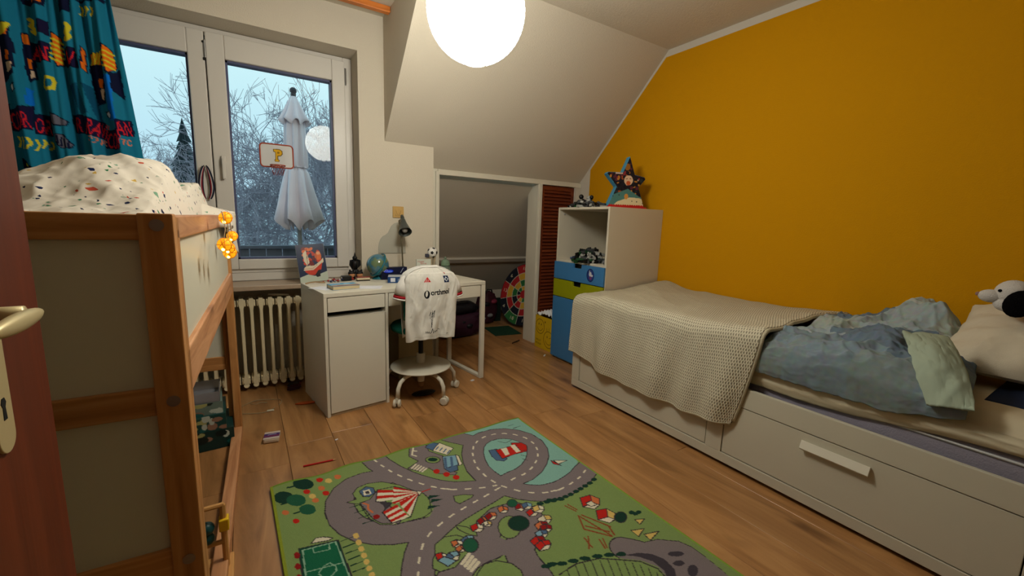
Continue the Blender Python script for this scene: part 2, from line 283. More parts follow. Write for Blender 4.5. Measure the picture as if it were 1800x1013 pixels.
RUG = """
p|sea|0|93.2 0.3 103.2 -1.9 130.4 -1.2 131.4 3.9 130 26 129.3 46.9 128.3 53.6 124.4 57.1 119.4 59.6 115.2 60.6 109.3 61.1 103.2 60.1 99 58.3 93.7 53.8 82.5 40.4 82.9 21.5 91.2 5.8
l|out|11.4|106.6 66.1 102 65.4 97.4 63.6 93.6 60.9 90.2 57.6 87.2 53.6 85 49.5 83.8 44.9 83 39.5 83 33.7 84.6 27.2 87.2 20.8 90.7 15.3 95 11.7 100.6 9.5 106.7 9.8 111.9 11.9 116.4 16 119.4 21.9 119.8 28.3 117.9 34.2 114.7 39 110.7 42.9 105.3 46.4 99.3 48.5 93.8 48.8 88.2 49.8
l|out|11.4|132.4 59.4 128.8 60.4 125.6 61.5 121.1 63.6 116.3 64.8 111.5 65.7 106.6 66 102.1 65.1 106.6 66.1
l|out|11.4|42 -5 43.8 1 44.7 5.7 46 9.8 47.5 14.7 49.4 19 51.5 23.4 53.7 27.3 56.3 31.2 59.4 35.3 62.4 38.6 65.7 41.3 62 38.3 65.7 41.4 70.3 43.9 74.9 46.1 79.6 48 83.8 49
l|out|11.4|84.1 51.1 79.5 52 75.2 52.9 70 53.7 65.1 54.6 60.5 55.5 56.2 56.7 51.6 58.5 47.3 60.5 43.4 63.8 40.7 67.4 38.3 71.8 36.3 76.4 32.9 84.8
l|out|11.4|46.4 18.2 41.5 16.3 35.6 14.8 30.8 15.4 26.7 18.2 23.4 23.4 22.1 29.4 22.3 35.9 24 41.5 27.1 46.7 31.3 50.7 36.5 53.9 42.2 56 48.3 57.3
l|out|11.4|82.7 -3 87.5 3.2 90.5 7.2 92.6 10.3
l|out|11.4|40.9 86.7 47.8 81.5 52.8 78.6 58 77.9 62.8 78.4 63.1 73.4 68.7 68.6 74.5 66.2 81.2 67.2 84.4 72.3 82.9 77.4 77.6 80.6 71.2 83.7 69.5 89.8 69.3 97.1 67.9 103.7
l|out|11.4|104 104.6 107.1 108 109.6 111.7 111.2 116.1 109.5 120.4 107 124.1 104.1 128
p|out|0|105.1 102.1 107.4 104.2 109.6 106 113.4 106.5 118.3 108 121.6 110.8 124.2 112.8 125.7 116.7 125.8 121.8 125.2 128.5 124.5 132.1 117 136.2 102.7 127.1 110.3 120.9 112.3 116.8 110.1 111.3 106.6 108.4 104.2 106.9 101.8 104.7
l|road|10.5|106.6 66.1 102 65.4 97.4 63.6 93.6 60.9 90.2 57.6 87.2 53.6 85 49.5 83.8 44.9 83 39.5 83 33.7 84.6 27.2 87.2 20.8 90.7 15.3 95 11.7 100.6 9.5 106.7 9.8 111.9 11.9 116.4 16 119.4 21.9 119.8 28.3 117.9 34.2 114.7 39 110.7 42.9 105.3 46.4 99.3 48.5 93.8 48.8 88.2 49.8
l|road|10.5|132.4 59.4 128.8 60.4 125.6 61.5 121.1 63.6 116.3 64.8 111.5 65.7 106.6 66 102.1 65.1 106.6 66.1
l|road|10.5|42 -5 43.8 1 44.7 5.7 46 9.8 47.5 14.7 49.4 19 51.5 23.4 53.7 27.3 56.3 31.2 59.4 35.3 62.4 38.6 65.7 41.3 62 38.3 65.7 41.4 70.3 43.9 74.9 46.1 79.6 48 83.8 49
l|road|10.5|84.1 51.1 79.5 52 75.2 52.9 70 53.7 65.1 54.6 60.5 55.5 56.2 56.7 51.6 58.5 47.3 60.5 43.4 63.8 40.7 67.4 38.3 71.8 36.3 76.4 32.9 84.8
l|road|10.5|46.4 18.2 41.5 16.3 35.6 14.8 30.8 15.4 26.7 18.2 23.4 23.4 22.1 29.4 22.3 35.9 24 41.5 27.1 46.7 31.3 50.7 36.5 53.9 42.2 56 48.3 57.3
l|road|10.5|82.7 -3 87.5 3.2 90.5 7.2 92.6 10.3
l|road|10.5|40.9 86.7 47.8 81.5 52.8 78.6 58 77.9 62.8 78.4 63.1 73.4 68.7 68.6 74.5 66.2 81.2 67.2 84.4 72.3 82.9 77.4 77.6 80.6 71.2 83.7 69.5 89.8 69.3 97.1 67.9 103.7
l|road|10.5|104 104.6 107.1 108 109.6 111.7 111.2 116.1 109.5 120.4 107 124.1 104.1 128
p|road|0|105.1 102.6 107.1 104.4 109.3 106.2 113.1 106.7 118 108.2 121.3 111 123.9 113 125.4 116.9 125.6 122 125 128.7 124.5 132.1 117 136.2 102.7 127.1 110.3 120.9 112.3 116.8 110.1 111.3 106.6 108.4 104.4 106.7 102.3 104.7
p|road|1|63 -0.3 70.5 0.7 69.3 7.6 73.5 15 69.5 25.5 73.3 31.3 71.5 32.6 65.4 27.5 63.6 21.2 59.3 22.2 54.8 16.6 60.3 14 61.4 13.2 59 7.1 62.1 -0
p|road|0|56.3 30.6 67 41.8 62.8 50.2 53.3 55.1 43.1 58.4 42.6 52.3 50.7 51.9 53.9 49 55.2 41.1 54.1 37.3
p|road|0|58.5 71.4 65.9 68.7 73 66.3 76.6 67.5 67.2 73.3 69.5 78.3 78.5 78.4 72.7 84.5 65.6 84.2 59.2 80.2 53.8 80 53.3 76.5
p|road|0|38.8 50.1 40.6 54.9 44.6 55.6 47.7 55.6 43.3 62 39.6 57.9 37 55.4
p|dark|0|101.6 106.7 106.5 108.5 110.1 111.3 112.2 115.4 111.4 120.1 107 124.1 104.8 122.7 107.8 118.5 108 114.1 105.1 109.6
p|dark|0|120.4 117.7 119.8 117.9 118.9 117.8 117.8 117.4 116.8 116.9 115.9 116.2 115.3 115.6 115.1 115 115.3 114.6 115.9 114.4 116.8 114.5 117.9 114.9 118.9 115.4 119.8 116.1 120.4 116.7 120.6 117.3
p|dark|0|116.7 120.3 116.1 120.5 115.4 120.5 114.6 120.3 113.8 120 113.2 119.5 112.9 119 112.9 118.5 113.1 118.1 113.7 117.9 114.4 117.9 115.3 118.1 116 118.5 116.6 118.9 117 119.5 117 120
p|dark|0|117.8 124.8 116.8 125.3 115.8 125.5 114.8 125.5 114 125.2 113.5 124.7 113.5 124.1 113.9 123.4 114.6 122.8 115.6 122.3 116.7 122 117.7 122 118.5 122.3 119 122.8 119 123.5 118.6 124.2
p|grass|1|25.2 26.7 29.5 30.6 30.5 40.9 33 46.3 38 49.5 43.8 50.4 48.9 51.2 52.6 49.8 54.9 41.9 54.1 37.3 52 34.6 47.4 26.5 41.4 20.3 35.7 18.3 31.4 19.1 28.7 22.2 29 26.8 25.7 26.6
p|grass|1|64.3 45.7 68.6 47.1 71.9 49.5 70.5 50.6 64.2 51.5 63.3 49.1
p|grass|1|78.1 75.9 76.5 77.6 74.6 78.6 72.7 78.9 71.1 78.4 69.9 77.2 69.4 75.4 69.7 73.3 70.6 71.2 72.1 69.4 74.1 68.2 76.1 67.8 77.9 68.3 79.1 69.6 79.5 71.5 79.2 73.7
p|tree0|1|82.1 75.9 80.9 77 79.4 77.6 77.7 77.6 76.2 77 75.1 76 74.4 74.5 74.4 73 75 71.5 76.1 70.3 77.7 69.7 79.4 69.6 81 70.2 82.2 71.3 82.8 72.8 82.8 74.4
p|grass|1|57.3 61.8 60.6 65 62.2 69.3 61.5 71.1 58.9 68.1 57.1 64.2
p|grass|1|46.6 66.6 51 65 55.3 66.6 57.9 70.2 58.1 75.5 54.5 76.5 48.2 79.5 43.1 78.5 41.7 75.8 43.2 72.6 44.6 71.1
p|grass|1|70.9 17.7 70.2 18.6 69.1 19 67.9 19 66.7 18.5 65.6 17.6 64.9 16.4 64.6 15.2 64.8 14 65.4 13.1 66.5 12.6 67.7 12.6 69 13.1 70.1 14 70.8 15.2 71.1 16.5
p|grass|1|53.8 85.4 57.2 83.6 61.6 84.5 65.4 88.4 66.4 92.4 64.6 98.3 49.6 88.8
p|grass|0|77.6 100.4 84.9 99.6 93.2 102.1 98.9 106.7 104.5 111.3 107.3 116.3 106.3 120.7 99.1 124.9 70.8 107
l|out|0.35|79.7 100.7 76.2 109
l|out|0.35|83.4 100.8 79.6 109.2
l|out|0.35|86.5 101.4 82.5 109.9
l|out|0.35|89.5 102.3 85.3 110.8
l|out|0.35|92.4 103.4 87.9 111.9
l|out|0.35|94.8 105 90.2 113.3
l|out|0.35|97.1 106.6 92.4 114.8
l|out|0.35|99.2 108.4 94.4 116.5
l|out|0.35|101.2 110.3 96.3 118.3
l|out|0.35|102.7 112.6 97.7 120.3
l|out|0.35|104 115 98.9 122.5
l|out|0.35|105 117.5 99.9 124.8
l|out|0.5|76.3 100.6 84.3 100.3 92.6 102.8 98.4 107.1 104.1 111.6 106.6 116.8 105.8 121
p|tree0|0|98.6 69.9 98.2 70.2 97.8 70.3 97.3 70.2 96.8 70 96.4 69.7 96.2 69.3 96.1 68.9 96.3 68.5 96.7 68.2 97.1 68.1 97.7 68.1 98.2 68.3 98.5 68.7 98.8 69.1 98.8 69.5
p|tree0|0|101 70.9 100.7 71.2 100.2 71.3 99.7 71.2 99.2 71 98.8 70.7 98.6 70.3 98.5 69.9 98.7 69.5 99.1 69.2 99.6 69.1 100.1 69.1 100.6 69.3 101 69.7 101.2 70.1 101.2 70.5
p|tree0|0|103.4 71.5 103 71.8 102.5 71.9 102 71.9 101.5 71.7 101.1 71.3 100.9 70.9 100.9 70.5 101.1 70.1 101.4 69.9 101.9 69.7 102.5 69.8 103 70 103.3 70.3 103.6 70.7 103.6 71.2
p|tree0|0|106.2 71.7 105.8 72 105.3 72.1 104.8 72.1 104.3 71.9 103.9 71.5 103.7 71.1 103.7 70.7 103.8 70.3 104.2 70.1 104.7 69.9 105.3 70 105.8 70.2 106.2 70.5 106.4 70.9 106.4 71.4
p|tree0|0|109.1 71.8 108.7 72.1 108.2 72.2 107.7 72.2 107.2 72 106.8 71.6 106.6 71.2 106.6 70.8 106.8 70.4 107.2 70.1 107.7 70 108.2 70 108.7 70.2 109.1 70.6 109.3 71 109.3 71.4
p|tree0|0|112.5 71.5 112.1 71.8 111.6 71.9 111 71.9 110.5 71.6 110.1 71.3 109.9 70.9 109.9 70.4 110.1 70.1 110.5 69.8 111 69.6 111.6 69.7 112.1 69.9 112.5 70.3 112.7 70.7 112.7 71.1
p|tree0|0|115.5 71.2 115.1 71.5 114.6 71.6 114 71.6 113.5 71.4 113.1 71 112.9 70.6 112.9 70.2 113.1 69.8 113.5 69.5 114.1 69.4 114.6 69.4 115.2 69.6 115.6 70 115.8 70.4 115.7 70.8
p|tree0|0|118.7 70.8 118.3 71.1 117.8 71.2 117.2 71.2 116.7 71 116.3 70.6 116.1 70.2 116.1 69.7 116.3 69.3 116.7 69 117.3 68.9 117.8 69 118.4 69.2 118.8 69.5 119 70 119 70.4
p|tree0|0|122 70.4 121.6 70.7 121 70.8 120.4 70.8 119.9 70.5 119.5 70.2 119.3 69.7 119.3 69.3 119.6 68.9 120 68.6 120.5 68.5 121.1 68.5 121.7 68.7 122.1 69.1 122.3 69.5 122.3 70
p|tree0|0|125.7 69.4 125.2 69.7 124.6 69.9 124 69.8 123.5 69.6 123.1 69.2 122.9 68.8 122.9 68.3 123.2 67.9 123.6 67.6 124.2 67.5 124.8 67.5 125.3 67.7 125.8 68.1 126 68.5 125.9 69
p|tree0|0|94.2 69.7 93.8 70 93.3 70.1 92.7 70.1 92.2 69.8 91.7 69.4 91.4 69 91.4 68.5 91.6 68.1 91.9 67.8 92.4 67.7 93 67.8 93.6 68 94 68.4 94.3 68.8 94.4 69.3
p|tree0|0|97.4 70.3 97 70.6 96.5 70.7 95.9 70.7 95.3 70.4 94.9 70.1 94.6 69.6 94.6 69.1 94.7 68.7 95.1 68.4 95.6 68.3 96.2 68.4 96.8 68.6 97.3 69 97.5 69.5 97.6 69.9
p|tree0|0|100.1 71.1 99.7 71.4 99.2 71.5 98.6 71.4 98 71.2 97.6 70.8 97.3 70.4 97.3 69.9 97.5 69.5 97.8 69.2 98.4 69.1 99 69.1 99.6 69.4 100 69.8 100.3 70.2 100.3 70.7
p|tree0|0|103.6 72.1 103.2 72.4 102.6 72.5 102 72.4 101.5 72.1 101 71.8 100.7 71.3 100.7 70.8 100.9 70.4 101.3 70.1 101.8 70 102.4 70.1 103 70.3 103.5 70.7 103.7 71.2 103.8 71.7
p|tree0|0|76.4 96.6 76 96.8 75.5 96.8 74.8 96.6 74.2 96.3 73.6 95.8 73.2 95.4 73.1 94.9 73.2 94.6 73.5 94.4 74 94.3 74.7 94.5 75.3 94.8 75.9 95.3 76.3 95.8 76.5 96.2
p|tree0|0|78.6 97 78.3 97.2 77.7 97.2 77.1 97.1 76.4 96.7 75.8 96.3 75.4 95.8 75.3 95.3 75.4 95 75.7 94.8 76.3 94.8 76.9 94.9 77.6 95.3 78.2 95.7 78.6 96.2 78.7 96.7
p|tree0|0|81.7 98.6 81.3 98.8 80.8 98.8 80.1 98.6 79.4 98.3 78.9 97.9 78.5 97.4 78.3 96.9 78.4 96.6 78.8 96.4 79.4 96.4 80 96.5 80.7 96.9 81.3 97.3 81.7 97.8 81.8 98.3
p|tree0|0|85.7 99.8 85.4 100 84.8 100 84.1 99.9 83.5 99.5 82.9 99.1 82.5 98.6 82.4 98.1 82.5 97.8 82.8 97.6 83.4 97.6 84.1 97.7 84.8 98.1 85.4 98.5 85.7 99 85.9 99.5
p|tree0|0|90.1 101.2 89.7 101.4 89.1 101.4 88.4 101.2 87.7 100.9 87.2 100.4 86.8 99.9 86.6 99.5 86.8 99.1 87.2 98.9 87.7 98.9 88.4 99.1 89.1 99.4 89.7 99.9 90.1 100.4 90.2 100.8
p|tree0|0|94.6 102.8 94.1 103 93.6 103 92.9 102.8 92.2 102.5 91.6 102.1 91.2 101.6 91.1 101.1 91.2 100.8 91.6 100.6 92.2 100.5 92.9 100.7 93.6 101.1 94.2 101.5 94.6 102 94.7 102.5
p|tree0|0|98.6 104.7 98.2 104.9 97.6 104.9 96.9 104.7 96.2 104.3 95.6 103.9 95.2 103.4 95.1 102.9 95.2 102.6 95.6 102.4 96.3 102.4 97 102.6 97.7 102.9 98.3 103.4 98.6 103.9 98.8 104.3
p|tree0|0|102.5 106.7 102 106.9 101.4 106.9 100.7 106.7 100 106.3 99.4 105.9 99 105.4 98.9 104.9 99.1 104.6 99.5 104.4 100.1 104.4 100.9 104.6 101.6 104.9 102.2 105.4 102.5 105.9 102.6 106.3
l|tree0|0.9|6.3 4 12.3 4.6
p|tree0|0|16.2 6.9 15.6 8.3 14.6 9.1 13.3 9.2 11.8 8.6 10.4 7.4 9.3 5.8 8.6 4 8.5 2.3 9 0.9 10 0 11.4 -0.1 12.9 0.5 14.4 1.7 15.5 3.4 16.1 5.2
l|tree0|0.9|-1.3 9.9 4.2 10.1
p|tree0|0|7.7 12.3 7.2 13.7 6.3 14.6 5.1 14.8 3.7 14.3 2.4 13.2 1.4 11.6 0.8 9.8 0.7 8 1.1 6.4 2 5.5 3.2 5.2 4.6 5.7 5.9 6.9 7 8.5 7.6 10.4
l|tree0|0.9|3 14.3 8.3 14.6
p|tree1|0|11.6 16.6 11.2 18 10.3 18.8 9.1 19 7.8 18.5 6.6 17.4 5.6 15.9 5 14.2 4.9 12.5 5.3 11.1 6.2 10.2 7.4 10 8.8 10.4 10.1 11.6 11 13.1 11.6 14.9
l|tree0|0.9|6.7 22.7 11.3 23
p|tree1|0|14.1 24.8 13.7 25.9 12.9 26.5 11.9 26.6 10.8 26.2 9.8 25.3 8.9 24.1 8.5 22.6 8.4 21.2 8.8 20.1 9.6 19.4 10.6 19.2 11.8 19.6 12.9 20.6 13.7 21.9 14.1 23.4
p|red|0|20.1 5.6 19.9 6.2 19.5 6.6 19 6.8 18.5 6.6 18 6.1 17.6 5.5 17.5 4.7 17.5 4 17.7 3.3 18.1 2.9 18.6 2.7 19.1 2.9 19.6 3.4 20 4 20.2 4.8
p|orange|0|27.3 7.4 27.1 8 26.6 8.4 26.1 8.6 25.6 8.4 25.1 7.9 24.7 7.3 24.6 6.5 24.6 5.7 24.8 5.1 25.3 4.7 25.8 4.5 26.3 4.7 26.8 5.2 27.2 5.8 27.4 6.6
p|red|0|14 11.6 13.8 12.2 13.5 12.6 13 12.7 12.5 12.5 12 12.1 11.7 11.5 11.5 10.8 11.5 10.1 11.7 9.5 12 9.1 12.5 9 13 9.1 13.5 9.6 13.8 10.2 14 10.9
p|orange|0|19.7 12.3 19.4 12.9 19.1 13.2 18.6 13.3 18.1 13.2 17.6 12.7 17.2 12.1 17.1 11.4 17.1 10.7 17.3 10.1 17.7 9.7 18.1 9.6 18.7 9.7 19.1 10.2 19.5 10.8 19.7 11.5
p|red|0|20.6 16.8 20.4 17.3 20 17.7 19.6 17.8 19.1 17.6 18.6 17.2 18.3 16.6 18.1 15.9 18.1 15.2 18.3 14.6 18.7 14.3 19.1 14.2 19.7 14.3 20.1 14.8 20.5 15.4 20.6 16.1
p|orange|0|16.2 19.4 16 19.9 15.6 20.3 15.2 20.4 14.7 20.2 14.2 19.8 13.9 19.2 13.7 18.6 13.7 17.9 13.9 17.3 14.2 17 14.7 16.9 15.2 17 15.6 17.5 16 18.1 16.2 18.7
p|orange|0|4.9 21.2 4.7 21.8 4.4 22.1 4 22.2 3.6 22 3.1 21.6 2.8 21.1 2.6 20.4 2.6 19.8 2.7 19.3 3 18.9 3.4 18.8 3.9 19 4.3 19.4 4.7 20 4.9 20.6
p|red|0|7.7 28.5 7.5 29 7.2 29.3 6.8 29.4 6.4 29.2 5.9 28.8 5.6 28.3 5.4 27.7 5.4 27.1 5.5 26.6 5.8 26.3 6.2 26.3 6.7 26.4 7.1 26.8 7.5 27.3 7.7 27.9
p|yel|0|15.5 15.9 15.3 16.5 15 16.8 14.5 16.9 14 16.8 13.5 16.4 13.2 15.8 13 15.1 13 14.4 13.2 13.8 13.5 13.4 14 13.3 14.5 13.5 15 13.9 15.3 14.5 15.5 15.2
p|yel|0|23.3 8.3 23.1 9 22.7 9.4 22.2 9.5 21.7 9.3 21.2 8.9 20.8 8.2 20.6 7.5 20.7 6.7 20.9 6.1 21.3 5.7 21.8 5.5 22.3 5.7 22.8 6.2 23.2 6.8 23.4 7.6
p|dgreen|1|5.4 43.3 17.9 46.2 18.2 65.7 17.5 74.9 4.7 66.8 4.8 57.2
p|pitch|0|6.4 44.5 17 46.6 17.4 65.2 16.5 74.3 5.1 67.1 5.5 57.7
l|line|0.5|6.5 44.8 17 46.6 17.5 64.7 16.5 74.3 5.1 67.1 6.5 44.8
l|line|0.4|6 55.4 17.4 57.8
l|line|0.4|9.6 57.7 11.4 55.8 13.3 55.5 14.7 57.9 14.5 60 12.5 61.5 10.5 60.8 9.4 58.5
l|line|0.4|9.7 45.3 9.7 48.1 14.5 49.3 14.7 46.3
p|cream|1|9.5 42.9 11.2 41 13.9 41.9 16.5 44.2 15 44.7
p|red2|0|5.4 46.7 5.2 47.2 5 47.6 4.6 47.8 4.3 47.7 4 47.4 3.8 46.9 3.6 46.2 3.6 45.6 3.8 45 4 44.6 4.4 44.4 4.7 44.5 5 44.9 5.2 45.4 5.4 46
p|red2|0|5 52.1 4.8 52.6 4.6 53 4.3 53.1 4 53 3.7 52.7 3.4 52.2 3.3 51.6 3.3 51 3.5 50.5 3.7 50.1 4 50 4.3 50 4.6 50.4 4.9 50.9 5 51.5
p|red2|0|4.6 57.1 4.5 57.6 4.3 58 4 58.1 3.6 58 3.4 57.7 3.1 57.2 3 56.7 3 56.1 3.2 55.6 3.4 55.3 3.7 55.1 4 55.2 4.3 55.5 4.5 56 4.6 56.6
l|tree0|0.5|18.7 47.4 22.6 47.4
l|tree0|0.5|18.7 50.9 22.6 50.9
l|tree0|0.5|18.8 54.2 22.6 54.3
l|tree0|0.5|18.9 57.4 22.6 57.5
l|tree0|0.5|18.9 60.5 22.6 60.6
l|tree0|0.5|19 63.5 22.6 63.7
p|yel|0|24.8 48.1 24.6 48.6 24.3 48.9 23.9 49 23.5 48.9 23.2 48.6 23 48.1 22.9 47.5 22.9 46.9 23.1 46.4 23.5 46 23.8 45.9 24.2 46 24.6 46.4 24.8 46.9 24.9 47.5
p|yel|0|24.8 51.8 24.6 52.3 24.3 52.6 23.9 52.7 23.5 52.6 23.2 52.3 23 51.8 22.9 51.2 22.9 50.6 23.1 50.1 23.5 49.8 23.8 49.7 24.2 49.8 24.6 50.2 24.8 50.6 24.9 51.2
p|yel|0|24.8 55.4 24.6 55.8 24.3 56.1 23.9 56.2 23.5 56.1 23.2 55.8 23 55.3 22.9 54.8 22.9 54.2 23.1 53.8 23.5 53.4 23.8 53.3 24.2 53.5 24.5 53.8 24.8 54.3 24.9 54.8
p|yel|0|24.8 58.8 24.6 59.2 24.3 59.5 23.9 59.6 23.5 59.5 23.2 59.2 23 58.7 22.9 58.2 23 57.7 23.2 57.2 23.5 56.9 23.8 56.8 24.2 57 24.5 57.3 24.7 57.7 24.8 58.3
p|yel|0|24.7 62.1 24.5 62.5 24.2 62.8 23.9 62.9 23.5 62.8 23.2 62.5 23 62 22.9 61.5 23 61 23.2 60.6 23.5 60.3 23.8 60.2 24.2 60.3 24.5 60.6 24.7 61.1 24.8 61.6
p|yel|0|24.7 65.3 24.5 65.7 24.2 66 23.9 66 23.5 65.9 23.2 65.6 23 65.2 22.9 64.7 23 64.2 23.2 63.8 23.5 63.5 23.8 63.5 24.2 63.6 24.5 63.9 24.7 64.3 24.8 64.8
p|yel|0|24.7 68.4 24.5 68.8 24.2 69 23.9 69.1 23.5 69 23.2 68.7 23 68.3 22.9 67.8 23 67.3 23.2 66.9 23.5 66.7 23.8 66.6 24.2 66.7 24.5 67 24.7 67.4 24.8 67.9
p|road|1|29.7 29.9 33.6 29.7 37.7 25.8 39 34.7 41.4 47.7 39.4 49.5 33.6 45.9 31.6 41.7
p|red|0|45.2 26.6 44.2 27.9 53.1 35.7
p|cream|0|44.2 27.9 43.6 29.5 53.1 35.7
p|red|0|43.6 29.5 43.1 30.5 53.1 35.7
p|cream|0|43.1 30.5 42.6 32.1 53.1 35.7
p|red|0|42.6 32.1 42.5 33.8 53.1 35.7
p|cream|0|42.5 33.8 40.7 36.2 53.1 35.7
p|red|0|40.7 36.2 41.5 37.6 53.1 35.7
p|cream|0|41.5 37.6 43.6 37.5 53.1 35.7
p|red|0|43.6 37.5 43.3 40.4 53.1 35.7
p|cream|0|43.3 40.4 43.6 42.3 53.1 35.7
p|red|0|43.6 42.3 44 45.4 53.1 35.7
p|cream|0|44 45.4 44.5 48 53.1 35.7
p|red|0|44.5 48 45.9 45.7 53.1 35.7
p|red|0|38.2 25 44 28.6 43.7 30.2 37.5 27
p|cream|0|37.4 26.9 43.5 30.1 43.2 31.8 36.7 28.9
p|red|0|36.6 28.8 43 31.7 42.7 33.3 36 30.8
p|cream|0|35.9 30.7 42.5 33.2 42.2 34.8 35.2 32.6
p|red|0|35.8 40.1 42.2 38.4 42.5 40.1 36 41.6
p|cream|0|36 41.6 42.5 40.1 42.8 41.7 36.2 43.1
p|red|0|36.2 43.1 42.8 41.7 43.1 43.2 36.4 44.6
p|cream|0|36.4 44.6 43.1 43.2 43.4 44.8 36.6 46
p|red|0|36.6 46 43.4 44.8 43.6 46.3 36.8 47.4
p|cream|0|36.8 47.4 43.6 46.3 43.9 47.8 37 48.8
p|dark|0|36.4 33.6 40.8 35.9 39.9 37.9 37 39.4 37.5 36.4
l|out|0.5|38.2 25 45.2 26.6 53.1 35.7 44.4 48.4 37.1 48.1 35.8 40.1 40.9 36.4 35.5 32.4 38.2 25
p|cream|1|52.1 34.2 54.1 35.9 52.2 38
l|red|0.6|54 36.3 57.8 36.2
p|slate|1|31.4 22 34.7 20.2 37.3 22.7 37 26.3 34.1 27.8 32 26.5
p|cream|0|32.8 22.4 35.5 22.8 35.5 26.3 32.6 25.9
p|dark|0|33.5 23.5 34.9 23.6 34.8 25.7 33.4 25.3
l|orange|0.8|30.9 30.6 32.3 32.7 31.6 35.2 32.6 38.3
p|red2|0|34.2 42.1 34 42.5 33.6 42.8 33.2 42.9 32.7 42.7 32.3 42.4 32 41.9 31.9 41.3 32 40.7 32.2 40.3 32.6 40 33 39.9 33.5 40.1 33.9 40.4 34.2 40.9 34.3 41.5
l|tree0|0.4|25.7 30.6 29.9 30.9
l|tree0|0.4|26.4 34.7 30.5 35
l|tree0|0.4|27 38.6 31 38.9
l|tree0|0.4|27.6 42.4 31.5 42.8
p|tree0|0|54.3 42 55.7 39.9 60 42.6
p|tree0|0|54.2 44.8 55.6 42.7 59.9 45.3
p|tree0|0|51.6 47.8 52.9 45.9 57.1 48.4
p|slate|1|95.6 22.6 99.8 23.4 99.5 33.8 97.1 34.7 94.2 32.2 94.1 28.2
p|red|1|98.8 24.1 108.2 25 109.6 22.2 114.4 24.7 114.7 29.7 112.1 33.3 105.1 32.4 97.5 32.6
p|cream|0|101.7 24.5 105 24.8 102.8 31 100.3 31.2
p|cream|0|107.6 24.2 111 24.5 109.4 31.7 106.6 31.6
p|red|1|110.5 24.5 114.4 24.7 115.3 28.3 113.2 32.2 109.4 31.7
l|out|0.35|107.4 34.6 109.2 37.3
l|out|0.35|106 37.8 107.5 40.2
l|out|0.35|104.5 17.4 107.2 20.8 111.7 19.8
l|out|0.4|118.4 6 122.1 6.1
l|out|0.4|119.5 9.8 124.5 9.6
p|red|1|117.3 46.1 118.9 52.4 116.4 49.1
p|cream|1|118.3 46.7 124.2 50.3 118.5 50.6
p|slate|1|69.1 3.3 73.2 -0.4 76.7 3.5 71.2 8
p|cream|1|71.1 8.2 77.1 2.5 81.2 11.4 75.7 15.6
l|slate|0.7|72.9 8.1 75.2 6.1
l|slate|0.7|74.1 10.1 76.4 8.2
l|slate|0.7|75.2 12.2 77.6 10.2
l|slate|0.7|76.4 14.2 78.8 12.3
p|lblue|1|73.1 15.6 79.3 17.7 76.4 26.8 69.5 25.5
p|cream|1|79.3 17.4 80.3 19.1 78.5 26.5 76.7 26.7
p|slate|1|69.5 25.5 76.1 25.8 74.4 29.9 70.6 29.7
l|slate|1.2|73.6 17.5 70.7 24.8
l|slate|1.2|76.5 18.4 73.5 25.7
p|tree0|0|70 16.8 69.6 17.3 68.9 17.5 68.1 17.4 67.3 17.1 66.6 16.5 66 15.8 65.8 15 65.9 14.4 66.3 13.9 66.9 13.7 67.7 13.8 68.6 14.1 69.3 14.7 69.8 15.4 70.1 16.2
l|cream|0.8|63.8 1 60.8 6.6 62.3 8.8
l|cream|0.8|62.4 3.5 64 4.5
p|red|0|66.8 26.4 66.4 27 65.9 27.3 65.3 27.4 64.8 27.3 64.3 26.8 64 26.2 64 25.5 64.2 24.8 64.5 24.2 65.1 23.9 65.7 23.8 66.2 23.9 66.7 24.4 67 25 67 25.7
p|red|0|69.7 31 69.3 31.5 68.8 31.9 68.2 31.9 67.7 31.8 67.2 31.3 67 30.7 66.9 30 67.1 29.4 67.5 28.8 68 28.5 68.6 28.4 69.2 28.5 69.6 29 69.9 29.6 69.9 30.3
p|red|0|72.5 35.2 72.1 35.8 71.6 36.1 71 36.2 70.4 36 70 35.6 69.8 35 69.7 34.3 69.9 33.7 70.3 33.1 70.8 32.8 71.4 32.7 72 32.9 72.4 33.3 72.7 33.9 72.7 34.6
l|cream|0.9|56.6 17.4 59.5 15.2
l|cream|0.9|57.4 18.7 60.3 16.7
l|cream|0.9|58.2 19.9 61 18.1
l|cream|0.9|59 21.2 61.7 19.6
l|cream|0.9|59.8 22.4 62.4 21
l|cream|1.3|51 79.4 54.9 77
l|cream|1.3|51.4 80.9 55.3 78.6
l|cream|1.3|51.8 82.3 55.6 80.3
l|cream|1.3|52.2 83.7 55.9 81.9
p|red|1|61.8 65 64.6 65.1 63.9 67.8 61.2 68.1
p|cream|1|64.6 65.1 66.2 67.3 65.4 69.2 63.9 67.8
p|cream|1|61.2 68.1 63.9 67.8 65.4 69.2 63.5 69.9
p|red2|1|65.3 63.9 68 63 68 65.6 65.4 66.7
p|orange|1|68 63 70.1 64.3 69.7 66.1 68 65.6
p|cream|1|65.4 66.7 68 65.6 69.7 66.1 68.1 67.4
p|red2|1|69.2 63.3 72 62.4 71.9 65 69.2 66.2
p|orange|1|72 62.4 74.1 63.6 73.7 65.5 71.9 65
p|cream|1|69.2 66.2 71.9 65 73.7 65.5 71.9 66.9
p|cream|1|67 66 68.9 66 68.3 67.9 66.5 68.1
p|yel|1|68.9 66 69.9 67.5 69.3 68.8 68.3 67.9
p|cream|1|66.5 68.1 68.3 67.9 69.3 68.8 68 69.4
p|orange|1|76.2 61.8 78.7 61.8 77.9 64.3 75.5 64.6
p|orange|1|78.7 61.8 80 63.8 79.2 65.4 77.9 64.3
p|cream|1|75.5 64.6 77.9 64.3 79.2 65.4 77.4 66.2
p|red2|1|83.4 63.8 85.7 64.5 84.4 66.9 82 66.6
p|orange|1|85.7 64.5 86.5 66.8 85.3 68.4 84.4 66.9
